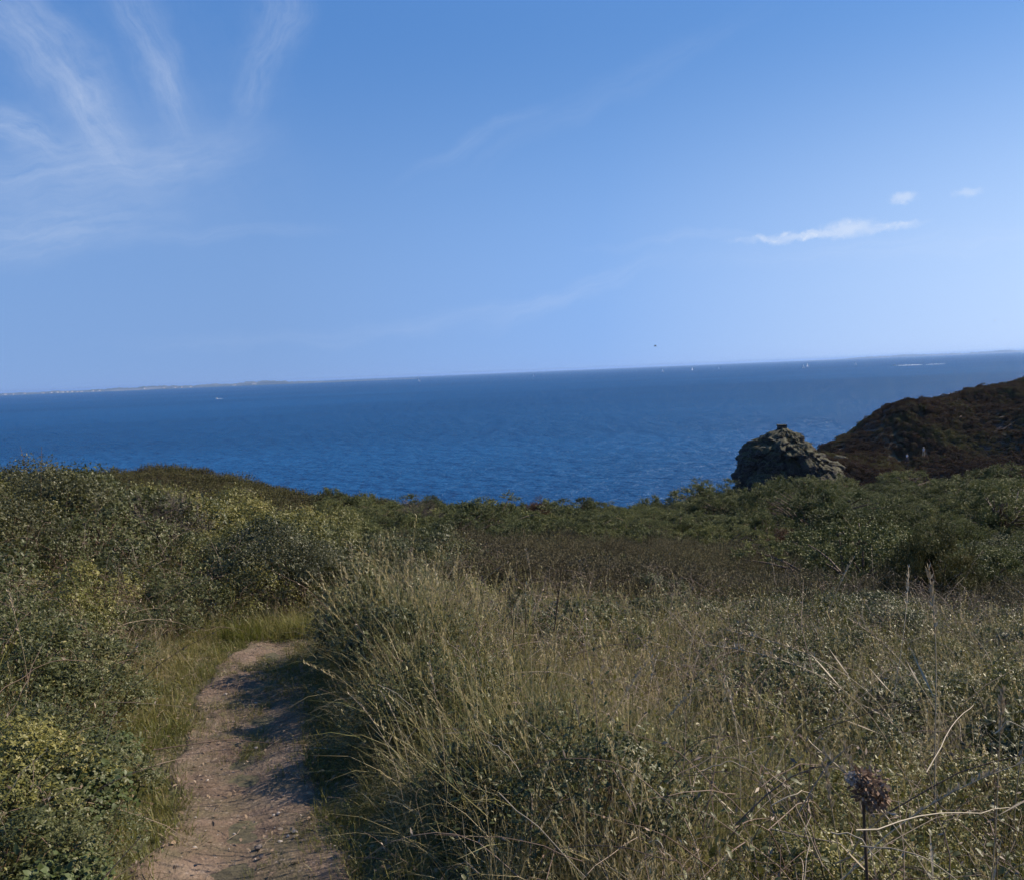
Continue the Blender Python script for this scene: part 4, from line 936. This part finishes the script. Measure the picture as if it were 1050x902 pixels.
# ------------------------------------------------------------------ rock outcrop at the headland tip
def loft_rock(name, cx, cy, prof, mat, seed, nseg=240, nlev=170, amp=1.0):
    """prof: list of (z, half width left, half width right, half depth)"""
    pr = np.array(prof); zz = np.linspace(pr[0, 0], pr[-1, 0], nlev); b = MB(); V = []
    for z in zz:
        wl, wr, dp = [np.interp(z, pr[:, 0], pr[:, k]) for k in (1, 2, 3)]
        for k in range(nseg):
            a_ = 2 * math.pi * k / nseg; c, s = math.cos(a_), math.sin(a_)
            q = (abs(c) ** 2.6 + abs(s) ** 2.6) ** (-1 / 2.6)
            p = Vector(((wr if c > 0 else wl) * c * q, dp * s * q, z))
            n1 = mnoise.noise(Vector((p.x * .16 + seed, p.y * .16, p.z * .10))); n2 = abs(mnoise.noise(Vector((p.x * .4, p.y * .4 + seed, p.z * .16 + p.x * .12)))); n3 = mnoise.noise(Vector((p.x * 1.1, p.y * 1.1, p.z * .9 + seed)))
            n4 = abs(mnoise.noise(Vector((p.x * .55 + p.z * .22, p.y * .55 + seed, p.z * .05))))
            f = amp * (1.8 * n1 - 2.0 * n2 + .7 * n3 - 2.2 * n4 + .4 * mnoise.noise(p * 2.3) + .2 * mnoise.noise(p * 5))
            pc = Vector((p.x * .42 + p.z * .18, p.y * .42, p.z * .62 - p.x * .16 + seed)); pd = Vector((p.x * .95 - p.z * .3, p.y * .95 + seed, p.z * 1.2 + p.x * .3))
            f = amp * (1.5 * n1 - 1.2 * n2 - 1.2 * n4 + 1.15 * (mnoise.cell(pc) - .5) + .45 * (mnoise.cell(pd) - .5) + .3 * mnoise.noise(p * 3))
            for fq, dp_, zz_ in ((.16, 1.5, .3), (.33, .9, .5), (.7, .45, .9)):
                q_ = mnoise.noise(Vector((p.x * fq + p.z * fq * zz_ * .4 + seed, p.y * fq, p.z * fq * zz_))); f -= amp * dp_ * math.exp(-(q_ / .055) ** 2)
            dd = Vector((c, s, 0)); fade = min(1, max(wl + wr, .1) / 6)
            led = .35 * math.sin(p.z * 2.1 + 3 * n1)
            p += dd * (f + led * amp) * fade; p.z += .8 * n3 * amp * fade
            V.append((p.x + cx, p.y + cy, p.z))
    i = np.arange(nlev * nseg).reshape(nlev, nseg); j = np.roll(i, -1, 1)
    b.add(V, np.stack([i[:-1], j[:-1], j[1:], i[1:]], -1).reshape(-1, 4))
    b.f.append(np.array([list(i[-1])])); return b.mesh(name, mat)
RD = 158.0
def zx(px, py): p = at(px, py, RD); return p[0], p[2]
x0, ztop = zx(803, 440)
prof = []
for py, pl, pr_, dp in [(600, 738, 905, 14), (540, 745, 890, 13), (494, 753, 868, 12), (480, 755, 862, 11.5), (468, 759, 843, 10.5), (462, 763, 832, 10), (456, 768, 831, 8.5), (450, 776, 825, 7), (445, 785, 819, 5), (441, 793, 811, 3), (439, 798, 808, 1.6)]:
    prof.append((zx(800, py)[1], x0 - zx(pl, py)[0], zx(pr_, py)[0] - x0, dp))
t = thing('rock_outcrop', 'craggy dark rock knoll at the foot of the headland beside the sea', 'rock')
crag = link('crag', loft_rock('crag', x0, RD, prof, ROCK, 3.3, amp=.62), t)
pp = np.array([tuple(p.center) + tuple(p.normal) for p in crag.data.polygons if len(p.vertices) == 4]); kk = (pp[:, 5] > .30) & (pp[:, 2] < ztop - .6) & (fbm(pp[:, 0] * .25, pp[:, 2] * .3, 151, 3) > -.12)
pp = pp[kk]; pp = pp[rng.permutation(len(pp))[:420]]
scatter('crag_turf', 'olive turf and low heath clinging to the top of the rock knoll', tv_, pp[:, :3] - np.array([0, 0, .12]), rots(len(pp)), scl(len(pp), .5, 1.15))
bm = bmesh.new(); bmesh.ops.create_cube(bm, size=1); bmesh.ops.subdivide_edges(bm, edges=bm.edges[:], cuts=2, use_grid_fill=True)
for v in bm.verts: v.co = Vector((v.co.x * 1.5, v.co.y * 1.2, v.co.z * 1.3)) * (1 + .3 * mnoise.noise(v.co * 3))
me = bpy.data.meshes.new('summit_block'); bm.to_mesh(me); bm.free(); me.materials.append(ROCK)
link('summit_block', me, t, (x0 - .2, RD, ztop + .2))
# low rocks on the saddle between knoll and headland
for k, (px, py, s) in enumerate([(840, 465, 1.5), (850, 467, 1.3), (862, 465, 1.2)]):
    p = at(px, py, 164); me = stone_mesh(20 + k, ROCK, 'saddle_rock'); o = link('boulder', me, None, p + np.array([0, 0, -1.1])); o.scale = (s * 1.2, s * 1.1, s * 1.2)
    tag(o, 'dark boulder on the saddle between knoll and headland', 'boulder', 'dark boulders on the saddle')

# worn trails on the headland (draped strips)
PALE = plain('bare_trail', (.085, .064, .044), .95, .2, .3, .8)
def trail(pix, w, label):
    P = [hit(a_, b_, headland) for a_, b_ in pix]; P = np.array(P)
    for k in range(1, len(P)):
        if np.hypot(*(P[k] - P[k - 1])[:2]) > 9: P[k] = P[k - 1] + np.array([1.2, 1.5, 0])
    t = np.linspace(0, len(P) - 1, 40)
    Cx, Cy = np.interp(t, range(len(P)), P[:, 0]), np.interp(t, range(len(P)), P[:, 1])
    T = norm(np.stack([np.gradient(Cx), np.gradient(Cy)], -1)); S = np.stack([-T[:, 1], T[:, 0]], -1)
    V = []
    ww = w * (1 + .5 * fbm(t * .9, t * 0, 5, 2)) * np.minimum(1, np.minimum(t, t[::-1]) * 1.5 + .15)
    for k in np.linspace(-1, 1, 7):
        xx, yy = Cx + S[:, 0] * ww * k, Cy + S[:, 1] * ww * k; V.append(np.stack([xx, yy, headland(xx, yy) + .45 - .45 * k * k], -1))
    V = np.stack(V, 1); o = link('path', grid_mesh('trail', V[..., 0], V[..., 1], V[..., 2], PALE)); tag(o, label, None, None, 'structure')
trail([(896, 476), (897, 484), (904, 490), (912, 493)], .3, 'worn pale trail at the foot of the headland')
trail([(922, 483), (930, 478), (940, 474), (948, 468), (955, 458), (963, 452)], .28, 'worn trail climbing the headland past two walkers')
trail([(1018, 408), (1023, 404), (1028, 401)], .8, 'bare earth patch high on the headland')

# ------------------------------------------------------------------ two walkers on the headland
SKIN = plain('skin', (.42, .27, .19), .55, .4, .1); WHITE = plain('white_cloth', (.72, .70, .68), .8, .2, .08); GREYC = plain('grey_cloth', (.42, .43, .46), .8, .2, .1)
DENIM = plain('dark_cloth', (.05, .055, .075), .85, .2, .15); KHAKI = plain('beige_cloth', (.33, .27, .19), .85, .2, .1); HAIRM = plain('brown_hair', (.05, .03, .02), .6, .3, .2); HATM = plain('straw_hat', (.55, .50, .42), .8, .2, .1)
def skin_obj(name, joints, edges, radii, mat, parent, sub=2):
    me = bpy.data.meshes.new(name); me.from_pydata(joints, edges, []); me.update()
    o = link(name, me, parent); md = o.modifiers.new('skin', 'SKIN'); md.use_smooth_shade = True
    lay = me.skin_vertices[0] if len(me.skin_vertices) else None
    if lay is None:
        bpy.context.view_layer.objects.active = o; bpy.ops.mesh.customdata_skin_add(); lay = me.skin_vertices[0]
    for k, r in enumerate(radii): lay.data[k].radius = (r, r) if np.isscalar(r) else r
    lay.data[0].use_root = True
    s = o.modifiers.new('sub', 'SUBSURF'); s.levels = sub; s.render_levels = sub
    me.materials.append(mat); return o
def person(label, p, rz, top, legs_m, hat):
    t = thing('person', label, 'person', p, rz, 'walkers on the headland path')
    J = [(0, 0, .95), (0, 0, 1.15), (0, .02, 1.36), (0, .02, 1.48), (0, .03, 1.58), (0, .05, 1.70),
         (.18, .02, 1.40), (.24, -.06, 1.14), (.24, .06, .92), (.24, .10, .82), (-.18, .02, 1.40), (-.24, .10, 1.14), (-.24, .24, .95), (-.24, .30, .87),
         (.10, .02, .90), (.11, .16, .50), (.11, .10, .08), (.11, .24, .035), (-.10, 0, .90), (-.11, -.06, .50), (-.11, -.28, .12), (-.11, -.17, .035)]
    E = [(0, 1), (1, 2), (2, 3), (3, 4), (4, 5), (2, 6), (6, 7), (7, 8), (8, 9), (2, 10), (10, 11), (11, 12), (12, 13), (0, 14), (14, 15), (15, 16), (16, 17), (0, 18), (18, 19), (19, 20), (20, 21)]
    R = [.13, .12, .14, .06, .09, .085, .06, .045, .032, .035, .06, .045, .032, .035, .09, .06, .042, .035, .09, .06, .042, .035]
    body = skin_obj('body', J, E, R, SKIN, t)
    skin_obj('shirt', [J[0], J[1], J[2], J[6], (.225, -.02, 1.25), J[10], (-.225, .06, 1.25)], [(0, 1), (1, 2), (2, 3), (3, 4), (2, 5), (5, 6)], [.155, .145, .165, .08, .068, .08, .068], top, t)
    skin_obj('trousers', [(0, 0, .98), J[14], J[15], J[16], J[18], J[19], J[20]], [(0, 1), (1, 2), (2, 3), (0, 4), (4, 5), (5, 6)], [.15, .112, .082, .062, .112, .082, .062], legs_m, t)
    bm = bmesh.new(); bmesh.ops.create_uvsphere(bm, u_segments=16, v_segments=10, radius=.115)
    for v in bm.verts: v.co.z = max(v.co.z, -.02); v.co.y -= .015
    if hat:
        bmesh.ops.create_circle(bm, cap_ends=True, segments=20, radius=.19, matrix=Matrix.Translation((0, 0, .0)))
    me = bpy.data.meshes.new('headwear'); bm.to_mesh(me); bm.free(); me.materials.append(HATM if hat else HAIRM); link('hat' if hat else 'hair', me, t, (0, .045, 1.69))
    return t
p1 = hit(930, 478, headland); person('walker in a white top and dark trousers lower on the headland trail', (p1[0], p1[1], headland(p1[0], p1[1]) + .75), -1.2, WHITE, DENIM, False)
p2 = hit(947, 472, headland); person('walker in pale hat and beige trousers higher on the headland trail', (p2[0], p2[1], headland(p2[0], p2[1]) + .75), -1.0, GREYC, KHAKI, True)

# ------------------------------------------------------------------ boats
BWHITE = plain('white_gelcoat', (.80, .80, .78), .3, .5, .03); SAIL = plain('sailcloth', (.82, .81, .78), .7, .3, .04); MAST = plain('aluminium', (.6, .6, .6), .35, .5, .05, 6, .6)
DGLASS = plain('tinted_glass', (.03, .04, .05), .1, .6, .1); NAVY = plain('navy_paint', (.03, .05, .12), .35, .5, .1); FOAM = plain('white_foam', (.46, .50, .53), .9, .1, .06, .3); ORANGE = plain('red_paint', (.5, .08, .04), .4, .5, .05)
def hull_mesh(Ln, Bm, D, mat):
    b = MB(); st = np.linspace(0, 1, 13); sec = np.linspace(-1, 1, 9); V = []
    for s in st:
        w = Bm / 2 * (1 - max(0, (s - .45) / .55) ** 2.2) * (.82 + .18 * min(1, s / .3)); w = max(w, .02)
        sheer = D * (1 + .25 * (s - .4) ** 2 * 2)
        for q in sec: V.append((w * math.copysign(abs(q) ** .6, q), Ln * (s - .5), -.35 * D + (sheer + .35 * D) * abs(q) ** 2.2))
    i = np.arange(13 * 9).reshape(13, 9); b.add(V, np.stack([i[:-1, :-1], i[:-1, 1:], i[1:, 1:], i[1:, :-1]], -1).reshape(-1, 4))
    Vd = [V[k * 9 + q] for k in range(13) for q in (0, 8)]; j = np.arange(26).reshape(13, 2)
    b.add([(x * .99, y, z - .06) for x, y, z in Vd], np.stack([j[:-1, 0], j[:-1, 1], j[1:, 1], j[1:, 0]], -1)); b.f.append(np.array([list(range(9))])); return b.mesh('hull', mat)
def sail_mesh(A, B, Cc, belly, nm):
    A, B, Cc = map(np.array, (A, B, Cc)); n = 8; V = []; Fc = []
    for i in range(n + 1):
        for j in range(n + 1):
            u, v = i / n, j / n; p = A * (1 - v) * (1 - u) + B * (1 - v) * u + Cc * v; p = p + np.array([belly * math.sin(math.pi * u) * (1 - v) ** .6 * math.sin(math.pi * min(1, v * .9 + .12)), 0, 0]); V.append(p)
    i = np.arange((n + 1) ** 2).reshape(n + 1, n + 1); Fq = np.stack([i[:-1, :-1], i[1:, :-1], i[1:, 1:], i[:-1, 1:]], -1).reshape(-1, 4)
    V = np.array(V); off = np.array([.015, 0, 0]); b = MB(); b.add(V + off, Fq); b.add(V - off, Fq[:, ::-1]); return b.mesh(nm, SAIL)
hm = hull_mesh(11, 3.4, 1.1, BWHITE)
mb = MB(); tube(mb, np.array([[0, .8, .8], [0, .8, 8], [0, .8, 16]]), .09, .05, 8); mast_me = mb.mesh('mast', MAST)
mb = MB(); tube(mb, np.array([[0, .7, 2.2], [.5, -2, 2.1], [.9, -4.4, 2.2]]), .06, .05, 6); boom_me = mb.mesh('boom', MAST)
mb = MB(); box(mb, (0, .2, 1.35), (1.9, 3.6, .6)); cabin_me = mb.mesh('cabin', BWHITE)
main_me = sail_mesh((0, .7, 2.4), (.9, -4.3, 2.4), (0, .75, 15.8), .55, 'mainsail'); jib_me = sail_mesh((0, 5.2, 1.4), (.7, .4, 1.8), (0, .9, 14.6), .6, 'jib')
def sailboat(px, pw, label, rz, jib=True, s=1.0, group='white sailing boats near the horizon'):
    """pw: waterline pixel row"""
    r = ray(px, pw); d = (SEA - EYE[2]) / r[2]; P = EYE + r * d
    t = thing('sailboat', label, 'sailing boat', (P[0], P[1], SEA + .05), rz, group, s)
    link('hull', hm, t); link('mast', mast_me, t); link('boom', boom_me, t); link('cabin', cabin_me, t); link('mainsail', main_me, t)
    if jib: link('jib', jib_me, t)
    return t
sailboat(429.5, 391.3, 'lone white sailing boat on the horizon beyond the far coast end', 1.2, True, 1.25)
sailboat(547, 386.2, 'tiny pale sailing boat on the horizon above the gorse skyline', .6, True, 1.0)
sailboat(679.5, 381.4, 'pale sailing boat just below the flying dark bird', .9, True, 1.2)
sailboat(710, 379.8, 'pale sailing boat in the middle of a spread out trio', 2.2, True, 1.1)
sailboat(737, 378.8, 'faint sailing boat rightmost of a spread out trio', 1.5, False, 1.0)
sailboat(824, 377.6, 'nearer of two white sailing boats close together', 1.1, True, .95)
sailboat(828, 376.2, 'farther of two white sailing boats close together', 2.0, True, 1.1)
sailboat(877.5, 374.6, 'lone pale sailing boat left of the speeding motor boat', 1.3, True, 1.0)
mh = hull_mesh(13, 4, 1.6, BWHITE)
def motorboat(px, pw, label, rz, s, top_mat=BWHITE):
    r = ray(px, pw); d = (SEA - EYE[2]) / r[2]; P = EYE + r * d
    t = thing('motor_boat', label, 'motor boat', (P[0], P[1], SEA + .1), rz, None, s)
    link('hull', mh, t)
    b = MB(); box(b, (0, -.3, 2.3), (2.6, 4.4, 1.5)); box(b, (0, -.6, 3.15), (2.9, 5.0, .16)); link('cabin', b.mesh('wheelhouse', top_mat), t)
    b = MB(); box(b, (0, 1.93, 2.55), (2.4, .06, .7)); box(b, (1.31, -.2, 2.55), (.06, 3.6, .6)); box(b, (-1.31, -.2, 2.55), (.06, 3.6, .6)); link('windscreen', b.mesh('windscreen', DGLASS), t)
    b = MB(); tube(b, np.array([[0, -2, 3.2], [0, -2.1, 5.2]]), .06, .03, 6); link('mast', b.mesh('aerial_mast', MAST), t)
    return P, t
def wake(P, dirv, length, wd, ht, label, seed):
    n = 90; t = np.linspace(0, 1, n); D = np.array([dirv[0], dirv[1], 0.]); D /= np.linalg.norm(D); S = np.array([-D[1], D[0], 0]); V = []
    for k in np.linspace(-1, 1, 9):
        hh = ht * (1 - t) ** .5 * (1 - k * k) * (.65 + .9 * fbm(t * 22, t * 0 + k, seed, 3)) - .1 * k * k
        V.append(P[None] + D[None] * (t * length)[:, None] + S[None] * (wd * k * (.5 + .8 * t))[:, None] + np.array([0, 0, 1.]) * np.maximum(hh, -.15)[:, None])
    V = np.stack(V, 1); V[..., 2] += .04
    o = link('wake', grid_mesh('wake', V[..., 0], V[..., 1], V[..., 2], FOAM)); tag(o, label, None, None, 'stuff')
P, _ = motorboat(917, 375.4, 'speeding motor boat with a long white wake behind it', rad(90), 1.15, GREYC)
P[2] = SEA; wake(P + np.array([8, 0, 0]), (1, -.02), 78, 5, 3.4, 'white foaming wake behind the speeding motor boat', 3)
wake(P + np.array([105, 12, 0]), (1, -.02), 60, 5, 1.6, 'fading tail of the long wake', 8)
P, _ = motorboat(222, 409.2, 'small white motor boat in front of the far coast', rad(60), .55); P[2] = SEA
wake(P + np.array([3, -2, 0]), (.9, -.4), 12, 1.6, .9, 'short white wake of the small motor boat', 5)

# ------------------------------------------------------------------ birds
BIRDD = plain('dark_feathers', (.03, .03, .035), .7, .3, .2, 8); BIRDG = plain('grey_feathers', (.42, .43, .45), .7, .3, .1, 8)
def bird(px, py, d, span, mat, rz, label, flap):
    t = thing('bird', label, 'bird', at(px, py, d), rz)
    Ln = span * .42; V = []
    prof = [(-.5, .02), (-.42, .10), (-.25, .15), (0, .19), (.2, .17), (.32, .11), (.40, .10), (.46, .07), (.5, .015)]
    b = MB()
    for s, r in prof:
        for k in range(10):
            a_ = 2 * math.pi * k / 10; V.append((r * Ln * .55 * math.cos(a_), s * Ln, r * Ln * .5 * math.sin(a_)))
    i = np.arange(len(prof) * 10).reshape(-1, 10); j = np.roll(i, -1, 1); b.add(V, np.stack([i[:-1], j[:-1], j[1:], i[1:]], -1).reshape(-1, 4))
    for s in (-1, 1):                     # wings: inner and outer panel with thickness, one body mesh
        st = [(0.03, .14, -.12, 0), (.25, .17, -.10, .10 * flap), (.5, .20, -.02, .06 * flap), (.75, .14, .02, -.02 * flap), (1, .02, -.02, -.10 * flap)]
        V = []
        for q, le, te, z in st:
            xx = s * q * span / 2
            V += [(xx, le * Ln, z * span), (xx, (le + te) / 2 * Ln, z * span + .02 * span * (1.02 - q)), (xx, te * Ln, z * span), (xx, (le + te) / 2 * Ln, z * span - .004 * span)]
        i = np.arange(20).reshape(5, 4); j = np.roll(i, -1, 1); b.add(V, np.stack([i[:-1], j[:-1], j[1:], i[1:]], -1).reshape(-1, 4))
    b.add([(-.06 * Ln, -.45 * Ln, 0), (.06 * Ln, -.45 * Ln, 0), (.13 * Ln, -.72 * Ln, .0), (-.13 * Ln, -.72 * Ln, 0), (0, -.45 * Ln, .03 * Ln), (0, -.7 * Ln, .01 * Ln)], [[0, 4, 5, 3], [4, 1, 2, 5]]); link('body', b.mesh('bird_body', mat, True), t)
    b = MB(); tube(b, np.array([[0, .48 * Ln, 0], [0, .56 * Ln, -.01 * Ln], [0, .60 * Ln, -.03 * Ln]]), .03 * Ln, .004 * Ln, 6); link('beak', b.mesh('beak', DSTONE), t)
bird(672, 355, 105, .75, BIRDD, 1.9, 'dark bird flying above the horizon at the centre', 1.6)
bird(1020.5, 328.5, 150, .7, BIRDG, 1.2, 'faint pale bird flying high at the right edge', 1.0)

# ------------------------------------------------------------------ far coasts
FARL = leaf_mat('haze_tinted_woods_and_fields', [(0, C(.045, .06, .06)), (.5, C(.08, .095, .09)), (.7, C(.15, .155, .145)), (1, C(.28, .28, .26))], nscale=.0016, kn=1.0, trans=0)  # distance haze put into these colours: paled and turned blue-grey
def coast(name, label, pxs, hs, d, seed, beach=True):
    n = 420; px = np.linspace(pxs[0], pxs[-1], n); hh = np.interp(px, pxs, hs) * (1 + .7 * fbm(px * .05, px * 0, seed, 5) + .25 * fbm(px * .5, px * 0, seed + 3, 3)); hh = np.maximum(hh, .0)
    rows = []
    for k, (dd, f) in enumerate([(0, -.3), (60, .10), (150, .16), (500, .75), (1100, 1.0), (2200, .8), (3200, -.4)]):
        r0 = np.array([ray(p, 395)[0] for p in px]); D = d + dd + 500 * fbm(px * .03, px * 0 + 2, seed + 9, 3)
        rows.append(np.stack([r0 * D, D, SEA + hh * f * (1 + .25 * fbm(px * .3, px * 0 + k, seed + 20, 3)) - (2 if f < 0 else 0)], -1))
    V = np.stack(rows, 0); o = link(name, grid_mesh(name, V[..., 0], V[..., 1], V[..., 2], FARL)); tag(o, label, None, None, 'structure'); return px, V
px_, V_ = coast('far_coast', 'low hazy coast along the left horizon', [-260, -60, 60, 140, 200, 260, 300, 330, 380, 430], [40, 34, 30, 36, 30, 40, 26, 12, 6, 0], 9000, 3)
coast('far_island', 'faint low coast along the right horizon', [820, 900, 1000, 1060, 1200], [0, 40, 60, 75, 90], 21000, 9)
HW = plain('pale_render', (.72, .70, .66), .8, .3, .08); HR = plain('slate_roof', (.12, .12, .14), .7, .3, .1)
hb = MB(); box(hb, (0, 0, .5), (1.6, 1, 1.0)); wall_me = hb.mesh('house_wall', HW)
hb = MB(); hb.add([(-.85, -.56, 1.0), (.85, -.56, 1.0), (.85, .56, 1.0), (-.85, .56, 1.0), (-.85, 0, 1.5), (.85, 0, 1.5)], [[0, 1, 5, 4], [2, 3, 4, 5]]); hb.f.append(np.array([[0, 4, 3], [1, 2, 5]])); roof_me = hb.mesh('house_roof', HR)
for k in range(34):
    q = int(np.clip(rng.choice([rng.normal(165, 25), rng.normal(205, 14), rng.uniform(120, 330)]), 100, 340)); p = V_[2, q]
    t = thing('house', 'tiny pale building on the hazy far coast', 'house', (p[0], p[1] - 30, p[2] - 1), rng.uniform(-.4, .4), 'pale buildings along the far coast', (rng.uniform(10, 26), 12, rng.uniform(8, 14)))
    link('wall', wall_me, t); link('roof', roof_me, t)

# ------------------------------------------------------------------ haze
def haze():
    b = MB(); z0, z1 = SEA - 40, EYE[2] + 40; box(b, (0, 0, (z0 + z1) / 2), (96000, 96000, z1 - z0))
    m, nt, N, L = newmat('sea_air'); out = N.new('ShaderNodeOutputMaterial'); v = N.new('ShaderNodeVolumePrincipled')
    v.inputs['Color'].default_value = (.30, .46, .74, 1); v.inputs['Density'].default_value = HAZE; v.inputs['Anisotropy'].default_value = .2
    L.new(v.outputs[0], out.inputs['Volume']); o = link('haze', b.mesh('haze', m)); tag(o, 'thin sea haze between clifftop and horizon', None, None, 'stuff')
HAZE = 4.2e-5
haze()

# ------------------------------------------------------------------ render settings
vs = scene.view_settings; vs.view_transform = 'Standard'; vs.look = 'None'; vs.gamma = 1; vs.use_curve_mapping = False; vs.exposure = EXPO
scene.render.engine = 'CYCLES'
cy = scene.cycles; cy.use_denoising = True; cy.denoising_input_passes = 'RGB_ALBEDO'; cy.denoising_prefilter = 'NONE'; cy.max_bounces = 6; cy.diffuse_bounces = 3; cy.glossy_bounces = 2; cy.transmission_bounces = 4; cy.transparent_max_bounces = 6; cy.volume_bounces = 1
cy.use_adaptive_sampling = True; cy.adaptive_threshold = .02
